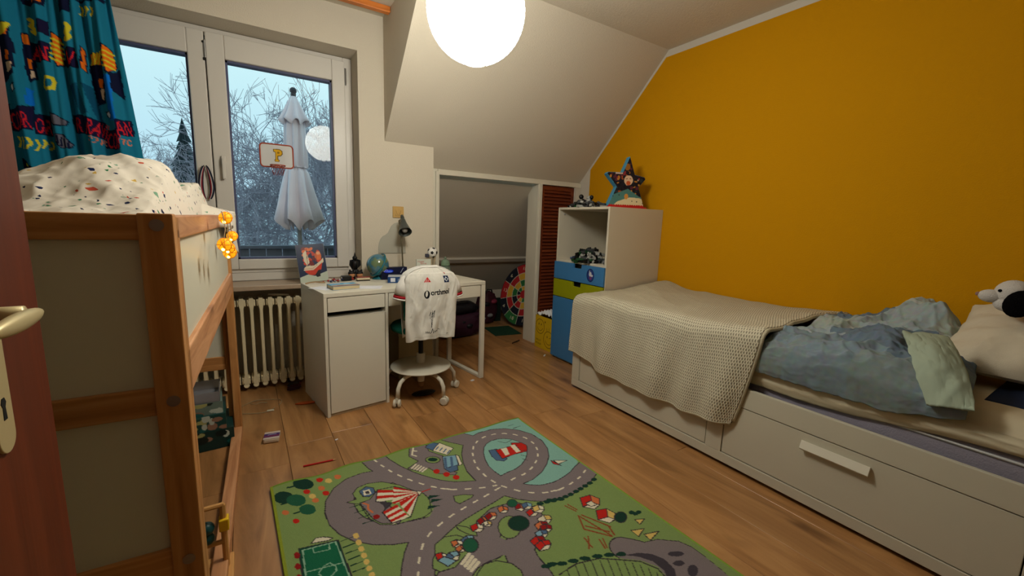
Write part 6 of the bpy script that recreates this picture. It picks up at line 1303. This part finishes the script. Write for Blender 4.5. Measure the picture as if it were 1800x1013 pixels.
# ---------------- star and bricks on the cabinet ----------------
sr = thing('star_box', 'star-shaped picture box with blue sides and red trim standing on the cabinet', 'star box', (2.575, 2.375, SH+.002), -.42)
sp2 = Paint(44, 40, .3, (.13,.10,.13))
cols = [(.62,.30,.14), (.34,.14,.20), (.72,.48,.18), (.20,.14,.22), (.55,.18,.20), (.75,.66,.56), (.16,.20,.22)]
rr_ = random.Random(21)
for i in range(190): sp2.ell(rr_.uniform(4,40), rr_.uniform(0,30), rr_.uniform(.4,1.6), rr_.uniform(.5,1.8), cols[rr_.randrange(7)] if i % 2 else (.08,.07,.10), rr_.uniform(0,3))
sp2.ell(22,18.5,3.6,3.8,(.86,.72,.60)); sp2.ell(22,20.6,1.8,1.7,(.78,.35,.18)); sp2.line([20,17.5,21,17.2], .5, (.2,.1,.1)); sp2.line([23,17.2,24.2,17.4], .5, (.2,.1,.1)); sp2.rect(11,11.3,17,14,(.78,.70,.64)); sp2.line([12,12.5,16,12.8], .4, (.7,.2,.2)); sp2.ell(20.5,8.5,2.2,2.6,(.60,.38,.12))
sp2.poly([0,33,12,29,22,25,32,31,44,33,44,40,0,40], (.30,.48,.46)); sp2.poly([14,35,24,31.5,32,32,44,36,44,40,8,40], (.84,.78,.62)); sp2.ell(21,31,1.6,2.2,(.80,.55,.25))
for x, y in ((26,34.5),(30,34.8),(35,36),(10,31),(15,30)): sp2.ell(x,y,.45,.45,(.2,.2,.2))
for i in range(24): sp2.ell(i*1.9,38.6,1.1,1.3,(.72,.12,.10))
sp2.rect(0,38.8,44,40,(.72,.12,.10))
star = [(0,.40),(.045,.275),(.055,.27),(.165,.262),(.168,.25),(.090,.165),(.155,.0),(-.195,.0),(-.175,.035),(-.085,.19),(-.175,.262),(-.168,.275),(-.055,.28)]
star = [(0,.40),(.050,.262),(.135,.245),(.140,.228),(.088,.165),(.150,.0),(-.165,.0),(-.095,.165),(-.180,.262),(-.170,.275),(-.050,.275)]
build('box', MB().prism(star, 0, .065, 'xz'), mat('star_blue', (.26,.56,.70), .5), sr, bev=.002)
# printed front: fine grid clipped to the outline
def clipgrid(P, outline, y, name, parent, m_, x0, ztop):
    xs = np.arange(P.w)*P.res/100+x0; zs = ztop-np.arange(P.h)*P.res/100; X, Z = np.meshgrid(xs, zs); ins = np.zeros(X.shape, bool); k = len(outline)
    for i in range(k):
        xa, za = outline[i]; xb, zb = outline[(i+1) % k]
        if za != zb: ins ^= ((za > Z) != (zb > Z)) & (X < (xb-xa)*(Z-za)/(zb-za)+xa)
    h, w = X.shape; idx = np.arange(h*w).reshape(h, w); ok = ins[:-1,:-1] & ins[1:,:-1] & ins[:-1,1:] & ins[1:,1:]
    F = np.stack([idx[:-1,:-1][ok], idx[1:,:-1][ok], idx[1:,1:][ok], idx[:-1,1:][ok]], 1)
    used = np.unique(F); mp_ = -np.ones(h*w, int); mp_[used] = np.arange(len(used)); V_ = np.stack([X.ravel()[used], np.full(len(used), y), Z.ravel()[used]], 1)
    me = bpy.data.meshes.new(name); me.from_pydata(V_.tolist(), [], mp_[F].tolist()); a = me.color_attributes.new('Col', 'FLOAT_COLOR', 'POINT'); c = np.ones((len(used), 4), np.float32); c[:, :3] = P.a.reshape(-1, 3)[used]; a.data.foreach_set('color', c.ravel()); me.materials.append(m_); me.update()
    return link(name, me, parent)
clipgrid(sp2, star, -.0025, 'printed_face', sr, PRINT, -.22, .402)
build('base', MB().box(-.175,-.006,0,.165,.07,.012), mat('star_red', (.72,.12,.10), .5), sr, bev=.002)

BR = {}
def brick_mesh(nx, ny, mname, c):
    k = (nx, ny, mname)
    if k not in BR:
        m = MB().box(-.008*nx/2,-.008*ny/2,0,.008*nx/2,.008*ny/2,.0096)
        for i in range(nx):
            for j in range(ny): m.lathe([(.0024,.0096),(.0024,.0114),(.0001,.0114)], 6, c=((i-(nx-1)/2)*.008,(j-(ny-1)/2)*.008,0))
        me = bpy.data.meshes.new('brick'); me.from_pydata(m.v, [], m.f); me.materials.append(mat(mname, c, .35)); BR[k] = me
    return BR[k]
PALD = [('brick_black',(.05,.05,.055)),('brick_grey',(.25,.26,.27)),('brick_green',(.08,.25,.13)),('brick_black',(.05,.05,.055)),('brick_dark',(.10,.12,.12)),('brick_white',(.62,.62,.60))]
def bricks(label, pos, sx, sy, hz, n, pal, seed, rz=0, extra=None, sc=1.6):
    R = random.Random(seed); t_ = thing('toy_brick_model', label, 'toy bricks', pos, rz)
    for i in range(n):
        x, y = R.uniform(-sx, sx), R.uniform(-sy, sy); h_ = max(0, 1-abs(y/sy)**1.5-.3*(x/sx)**2); top = hz*h_*R.random(); y = y if i < n*.45 else y*.8
        c = pal[R.randrange(len(pal))]; me = brick_mesh(R.choice([2,4,6]), R.choice([1,2]), *c)
        z = .0 if i < n*.45 else top
        o = link('brick', me, t_, (x, y, z)); o.scale = (sc, sc, sc); o.rotation_euler = (R.uniform(-.5,.5)*(z > 0), R.uniform(-.4,.4)*(z > 0), R.uniform(0, 3.14))
    return t_
bm_ = bricks('dark green and black toy brick vehicle on top of the cabinet', (2.38, 2.60, SH+.001), .09, .17, .06, 90, PALD, 3)
build('white_dome', MB().ball((0,0,.075), .024, 14, 8, sq=(1,1.3,.8)), mat('brick_white', (.62,.62,.60), .4), bm_, smooth=True).location = (-.01, -.02, 0)
build('dark_dome', MB().ball((-.05,.04,.085), .020, 14, 8), BLACK, bm_, smooth=True); build('dark_dome', MB().ball((-.03,-.06,.080), .016, 14, 8), BLACK, bm_, smooth=True)
bricks('heap of black and green toy brick pieces in the open cabinet shelf', (2.37, 2.54, .874), .10, .13, .11, 190, PALD, 5, sc=1.9)
bricks('small blue toy brick pieces at the far side of the open shelf', (2.40, 2.72, .874), .05, .06, .03, 18, [('brick_blue',(.12,.30,.52)),('brick_navy',(.08,.15,.30))], 6)
bricks('red and white toy brick vehicle on the open shelf near its side wall', (2.40, 2.36, .874), .06, .06, .045, 26, PALD+[('brick_red',(.55,.15,.10)),('brick_white',(.62,.62,.60))], 9)
o = thing('white_bottle', 'slim white bottle standing at the corner of the open shelf', 'bottle', (2.30, 2.285, .874)); build('body', MB().lathe([(.0001,0),(.011,0),(.011,.05),(.005,.062),(.0001,.063)], 14), WHITE, o, smooth=True); build('nozzle', MB().lathe([(.004,.062),(.002,.09),(.0001,.09)], 10), WHITE, o, smooth=True)

# ---------------- eaves niche ----------------
db = thing('toy_dartboard', 'tall rounded play dartboard in red, green and yellow leaning in the eaves niche', 'dartboard', (2.47, 3.80, .006))
dp = Paint(66, 84, .5, (.06,.07,.12)); cen = (33, 42); RE, GN, YE, BK = (.66,.12,.14), (.16,.42,.22), (.80,.62,.20), (.07,.08,.14)
rings = [(31,40,(RE,BK)), (22,28,(YE,RE)), (15,19,(GN,BK)), (8.5,10.5,(YE,RE))]
for k, (a, b, cs) in enumerate(rings):
    n = 10
    for i in range(n):
        t0, t1 = 6.2832*i/n+.3, 6.2832*(i+1)/n+.3; p = [cen[0], cen[1]]
        for t in np.linspace(t0, t1, 8): p += [cen[0]+a*math.cos(t), cen[1]+b*math.sin(t)]
        dp.poly(p, (cs[i % 2], (RE,YE,GN,BK)[(i*3+k) % 4])[i % 3 > 0]); dp.line([cen[0], cen[1], cen[0]+a*math.cos(t0), cen[1]+b*math.sin(t0)], .6, (.75,.74,.66))
    el = [v for t in np.linspace(0, 6.2832, 40) for v in (cen[0]+a*math.cos(t), cen[1]+b*math.sin(t))]; dp.line(el, .7, (.75,.74,.66))
dp.ell(33,42,4.2,5.2,RE)
for i, s_ in enumerate(('20','1','18','4','13','6','10','15','2','17')): t = 6.2832*(i+.5)/10+.3; dp.text(s_, cen[0]+26.5*math.cos(t)-2, cen[1]+34*math.sin(t)+2, 4.2, (.85,.82,.7))
ov = [(.31*math.cos(t), .40+.40*math.sin(t)) for t in np.linspace(0, 6.2832, 49)[:-1]]
build('board', MB().prism(ov, 0, .015, 'xz'), mat('dart_edge', (.05,.06,.10), .6), db, bev=.002); clipgrid(dp, [(x*.985, .40+(z-.40)*.985) for x, z in ov], -.002, 'printed_face', db, PRINT, -.33, .82)
db.rotation_euler = (-.30, .12, -1.05); db.location = (2.52, 3.85, .03); db.scale = (.92, 1, .90)
o = tag(build('play_mat', MB().box(0,0,0,.30,.36,.004), mat('green_mat', (.07,.24,.17), .7), loc=(2.14,3.63,.001), rz=-.15), 'dark green mat on the floor in front of the dartboard', 'mat')
o = tag(build('pencil', MB().tube([(0,0,.006),(.12,.06,.006)], .005, 6), mat('dark_wood_pencil', (.15,.08,.07)), loc=(2.15,3.32,0)), 'dark stick on the floor beside the closet post', 'stick')
def bag(name, label, pos, sx, sy, sz, m1, seed, cols, rz=0, n=10):
    R = random.Random(seed); t_ = thing(name, label, 'bag', pos, rz)
    uu, vv = np.meshgrid(np.linspace(0, 2*np.pi, 60), np.linspace(-np.pi/2, np.pi/2, 34)); e1, e2 = .5, .65
    nn_ = 1+.22*fbm(uu*2+seed, vv*3)+.15*ridge(np.cos(uu)*2+seed+3, vv*2+np.sin(uu)*2)
    gridmesh('body', sx*pw(np.cos(vv), e2)*pw(np.cos(uu), e1)*nn_, sy*pw(np.cos(vv), e2)*pw(np.sin(uu), e1)*nn_, np.maximum(sz/2+sz/2*pw(np.sin(vv), .7)*nn_, .002), m1, t_)
    for i in range(n):
        a = R.uniform(0, 6.28); h_ = R.uniform(.2,.9)*sz; rr = 1.03*(1-abs(h_/sz-.5)**2)
        build('patch', MB().ball((sx*rr*math.cos(a), sy*rr*math.sin(a), h_), R.uniform(.02,.045), 8, 6, sq=(1.2,1,.7)), cols[R.randrange(len(cols))], t_, smooth=True)
    build('strap', MB().tube([(-sx*.6,-sy*.4,sz*.9),(-sx*.3,-sy*.6,sz*1.12),(sx*.3,-sy*.6,sz*1.1),(sx*.6,-sy*.5,sz*.85)], .009, 6), BLACK, t_, smooth=True)
NVB = mat('bag_navy', (.06,.06,.09), .5, var=.3); PLM = mat('bag_plum', (.20,.07,.15), .7, var=.4, vscale=12)
bag('sports_bag', 'black and plum sports bag under the desk by the eaves niche', (1.80, 3.82, .002), .22, .13, .25, PLM, 3, [mat('bag_orange', (.50,.20,.12), .7), mat('bag_white', (.5,.5,.52), .7), NVB], .1, 12)
bag('black_bag', 'shiny black bag lying on top of the sports bag', (1.80, 3.80, .25), .18, .11, .10, NVB, 8, [mat('bag_white', (.5,.5,.52), .7), NVB], .1, 4)
bag('satchel', 'upright dark red school satchel standing against the low eaves wall', (2.33, 4.18, .002), .10, .08, .36, mat('satchel_red', (.22,.07,.12), .7, var=.3, vscale=14), 13, [mat('bag_white', (.5,.5,.52), .7), mat('satchel_pink', (.5,.16,.25), .7), NVB], .2, 9)
o = tag(build('folder', MB().box(-.04,-.02,0,.04,.02,.28), mat('folder_green', (.08,.15,.12), .6), loc=(2.50,4.22,0), bev=.003), 'dark green folder standing beside the school satchel', 'folder')
m = MB(); R_ = random.Random(31)
for i in range(14): x, y = R_.uniform(-.35,.2), R_.uniform(-.12,.12); m.ball((x, y, .03), R_.uniform(.02,.035), 8, 6, R_.randrange(3), sq=(1.4,1,.8))
o = build('small_toys', m, [BLACK, mat('bag_white', (.5,.5,.52), .7), mat('toy_purple', (.3,.1,.3), .6)], loc=(2.05,4.25,0), smooth=True, kind='stuff'); tag(o, 'jumble of small dark toys at the back of the eaves niche', 'toys')

# ---------------- yellow paper bag with smiling faces ----------------
sb = thing('yellow_bag', 'yellow box bag printed with smiling faces between the closet and the cabinet', 'bag', (2.315, 2.875, 0))
yb = Paint(30, 31, .2, (.82,.68,.10)); KK = (.12,.10,.05)
def smile(cx_, cy_, r, wink=False):
    yb.line([v for t in np.linspace(0, 6.2832, 50) for v in (cx_+r*math.cos(t), cy_+r*1.05*math.sin(t))], .5, KK)
    yb.line([v for t in np.linspace(.35, 2.79, 20) for v in (cx_+r*.66*math.cos(t), cy_+r*.62*math.sin(t))], .45, KK); yb.ell(cx_-r*.28, cy_-r*.32, .5, 1.1, KK)
    if wink: yb.line([cx_+r*.15, cy_-r*.22, cx_+r*.45, cy_-r*.38], .45, KK)
    else: yb.ell(cx_+r*.28, cy_-r*.32, .5, 1.1, KK)
smile(7.5, 10.0, 6.6); smile(21.2, 20.2, 7.4, True); yb.ell(15.2,4.6,.5,.5,KK); yb.line([14.4,3.8,16,5.4], .4, KK); yb.line([16,3.8,14.4,5.4], .4, KK); yb.line([18,10,18.4,12.6], .4, KK); yb.line([21.5,9.2,21.7,11.6], .4, KK); yb.line([25.6,9.6,25,12], .4, KK)
yb.text('SMILEY', 1.4, 24.4, 1.9, KK, .03, 8.4); yb.text('WORLD', 1.4, 27.6, 1.9, KK, .03, 8.4)
YM = mat('bag_yellow', (.82,.68,.10), .6)
build('body', MB().box(0,0,0,.004,.30,.31).box(.19,0,0,.194,.30,.31).box(0,0,0,.194,.004,.31).box(0,.296,0,.194,.30,.31).box(0,0,0,.194,.30,.004), YM, sb)
yb.flat('printed_side', PRINT, sb, (-.0008, .30, .31), (0,-1,0), (0,0,-1))
U, V = np.meshgrid(np.linspace(-1, 1, 40), np.linspace(-1, 1, 40))
o = gridmesh('tissue', .097+.09*U, .15+.14*V, .30+.045*np.exp(-(U**2+V**2)*.8)+.05*ridge(U*3+2, V*3)+.02*fbm(U*8, V*8)-.01, mat('tissue_white', (.85,.86,.88), .8), sb, smooth=False, thick=.002)

# ---------------- box under the desk, toys on the floor ----------------
wb = thing('storage_box', 'plain cream storage box under the desk behind the chair', 'box', D(.60, .33, 0), DA)
build('body', MB().box(0,0,0,.28,.22,.34), mat('box_cream', (.66,.62,.50), .7), wb, bev=.004); build('lid', MB().box(-.004,-.004,.33,.284,.224,.36), mat('box_cream2', (.70,.66,.54), .7), wb, bev=.003)
tk = thing('tissue_packet', 'small purple and white tissue packet on the floor by the loft bed', 'packet', (.062, 2.39, .001), -.15)
tpk = Paint(7.6, 9, .15, (.76,.70,.66)); tpk.rect(0,2.2,7.6,6.8,(.26,.16,.38)); tpk.rect(0,4.8,7.6,6.2,(.42,.16,.30)); tpk.line([2,3.8,4,3.2,5.8,3.6], .5, (.72,.70,.80))
build('body', MB().box(-.036,-.043,0,.036,.043,.024), mat('packet_cream', (.76,.70,.62), .6), tk, bev=.007); tpk.flat('printed_face', PRINT, tk, (-.036,.040,.0246), (.95,0,0), (0,-.9,0))
pc = thing('red_pencil', 'red pencil lying on the floor in front of the rug', 'pencil', (.172, 2.040, .0045), -.085)
build('shaft', MB().tube([(0,0,0),(.130,0,0)], .0038, 6), mat('pencil_red', (.70,.10,.12), .35), pc); build('tip', MB().tube([(.130,0,0),(.146,0,0)], [.0038,.0006], 6), mat('pencil_wood', (.75,.58,.40), .7), pc)
o = tag(build('wrapper', MB().prism([(0,0),(.03,.018),(.07,.022),(.11,.012),(.125,0),(.08,-.012),(.04,-.014)], .001, .010, 'xy'), mat('orange_foil', (.72,.32,.12), .4), loc=(.205,2.79,0), rz=-.2, bev=.003), 'orange leaf-shaped wrapper on the floor beside the desk', 'wrapper')
m = MB(); m.tube([(.02+.115*math.cos(t)+.012*math.sin(3*t), 2.86+.10*math.sin(t), .004+.002*math.sin(5*t)) for t in np.linspace(-.3, 5.6, 50)], .0022, 6)
m.tube([(-.03,2.93,.004),(.0,2.90,.004),(.03,2.92,.004),(.06,2.90,.004)], .002, 6)
o = tag(build('cable', m, mat('cable_pale', (.62,.56,.44), .5), smooth=True), 'pale cable coiled on the floor under the radiator', 'cable')
m = MB(); m.tube([(.055,2.764,.006),(.09,2.757,.006)], .006, 8)
o = tag(build('plug', m, mat('plug_white', (.8,.78,.7), .4)), 'white plug at the end of the coiled cable', 'plug')
m = MB(); R_ = random.Random(77)
for i in range(10): m.prism([(x_+R_.uniform(-.01,.01), y_) for x_, y_ in ((0,0),(.07,.01),(.08,.05),(.01,.06))], .002+i*.004, .005+i*.004, 'xy', i % 3)
o = build('papers', m, [BLACK, mat('flyer_blue', (.25,.28,.4)), mat('flyer_red', (.45,.15,.15))], loc=(.19,3.04,0)); tag(o, 'dark crumpled booklet pushed under the radiator beside the desk', 'booklet')
o = tag(build('paper_scrap', MB().box(0,0,0,.03,.02,.003), mat('paper_white', (.85,.85,.88)), loc=(1.36,2.63,0), rz=.4), 'white scrap of paper on the floor by the desk leg', 'paper scrap')
o = tag(build('paper_scrap', MB().box(0,0,0,.016,.008,.003), mat('paper_white', (.85,.85,.88)), loc=(.345,2.22,0), rz=.4), 'tiny white scrap on the floor between pencil and desk', 'paper scrap')
o = tag(build('paper_scrap', MB().box(0,0,0,.05,.012,.003), mat('paper_white', (.85,.85,.88)), loc=(2.20,2.86,0), rz=.7), 'thin white scrap on the floor beside the yellow bag', 'paper scrap')
o = tag(build('dark_cloth', MB().ball((0,0,.012), .07, 18, 8, sq=(1.2,.6,.16)), BLACK, loc=(.965,2.575,0), smooth=True), 'black rag lying on the floor under the desk chair', 'rag')
tl = thing('radiator_cover_strip', 'white plastic strip lying across the top of the radiator', 'strip', (.16, 3.185, .633)); build('strip', MB().tube([(-.05,0,.012),(0,-.01,.010),(.07,-.005,.004)], .008, 8), WHITE, tl, smooth=True)

# game boxes inside the loft bed
def gbox(label, pos, w, d_, h, c, seed, rz=0, clear=False):
    t_ = thing('game_box', label, 'box', pos, rz, None); build('body', MB().box(0,0,0,w,d_,h), mat('gb%d' % seed, c, .45), t_, bev=.002)
    R = random.Random(seed); P = Paint(w*100, h*100, .3, c)
    for i in range(16): P.ell(R.uniform(0, w*100), R.uniform(0, h*100), R.uniform(1,3), R.uniform(.6,2), [(.10,.35,.34),(.05,.12,.12),(.62,.62,.40),(.55,.42,.35),(.70,.74,.70)][R.randrange(5)])
    if not clear: P.text('SPORT' if seed % 2 else 'STAR', 1.5, h*62, h*22, (.72,.76,.72))
    P.flat('printed_side', GLOSSP, t_, (0,-.0008,h), (1,0,0), (0,0,-1))
gbox('dark green game box at the bottom of the stack inside the loft bed', (-.44, 2.40, .001), .34, .26, .10, (.06,.20,.19), 41, .06)
gbox('teal game box second in the stack inside the loft bed', (-.43, 2.41, .101), .30, .24, .08, (.07,.25,.24), 42, .03)
gbox('grey and green game box below the clear tray inside the loft bed', (-.42, 2.42, .181), .28, .22, .06, (.40,.48,.45), 43, .05)
ct = thing('clear_tray', 'empty clear plastic tray on top of the game boxes', 'tray', (-.42, 2.43, .242), .02)
build('tray', MB().box(0,0,0,.27,.20,.003).box(0,0,0,.27,.003,.05).box(0,.197,0,.27,.20,.05).box(0,0,0,.003,.20,.05).box(.267,0,0,.27,.20,.05), mat('clear_plastic', (.70,.70,.72), .15, trans=.6), ct)
# wooden toy stand
wt = thing('wooden_toy_rack', 'pale wooden toy rack with a yellow clip just inside the loft bed', 'toy rack', (-.20, 1.52, 0))
PW = mat('pale_wood', (.78,.58,.34), .5)
build('upright', MB().tube([(.09,0,.01),(.09,0,.24)], .009, 8), PW, wt); build('upright', MB().tube([(-.02,0,.01),(-.02,0,.24)], .009, 8), PW, wt)
build('bar', MB().tube([(-.06,0,.24),(.095,0,.24)], .008, 8), PW, wt); build('bar', MB().tube([(-.06,0,.11),(.095,0,.11)], .008, 8), PW, wt); build('foot', MB().box(-.07,-.06,0,.11,.06,.02), PW, wt, bev=.004)
build('clip', MB().box(.078,-.018,.155,.105,.016,.195), mat('clip_yellow', (.88,.72,.08), .4), wt, bev=.003); build('beads', MB().ball((.045,0,.17), .022, 12, 8).ball((.045,0,.135), .02, 12, 8), mat('bead_teal', (.08,.28,.30), .4), wt, smooth=True)
for z, c in ((.17,'a'),): pass

# ---------------- plush dog on the pillow ----------------
PLU = mat('plush_white', (.80,.78,.76), 1, spec=.05, bump=.6, bscale=260); PBK = mat('plush_black', (.05,.045,.05), 1, spec=.05, bump=.6, bscale=260)
dg = thing('plush_dog', 'white plush dog with black ears lying on the cream pillow', 'soft toy', (2.46, .300, .945), .1)
build('body', MB().ball((.02,-.16,.0), .075, 20, 14, sq=(1,1.5,.8)), PLU, dg, smooth=True)
hd = build('head', MB().ball((0,0,.02), .052, 20, 14).ball((-.010,.055,.004), .030, 16, 10, sq=(1,1.2,.85)), PLU, dg, smooth=True)
build('nose', MB().ball((-.012,.090,.008), .008, 10, 6), mat('plush_nose', (.55,.42,.40), .8), hd, smooth=True)
T = Matrix.Rotation(.3, 3, 'X')
build('ear', MB().ball((-.052,-.020,-.012), .048, 16, 10, sq=(.40,.85,1.1), T=T), PBK, dg, smooth=True); build('ear', MB().ball((.045,-.030,-.0), .036, 16, 10, sq=(.45,.9,1.25), T=T), PBK, dg, smooth=True)
build('eye', MB().ball((-.040,.034,.030), .006, 8, 6), PBK, dg, smooth=True)
build('black_patch', MB().ball((-.01,-.10,.0), .068, 18, 12, sq=(1.0,1,.95)), PBK, dg, smooth=True)
build('chin', MB().ball((-.01,.005,-.02), .040, 14, 10, sq=(1,1.1,.8)), PLU, dg, smooth=True)
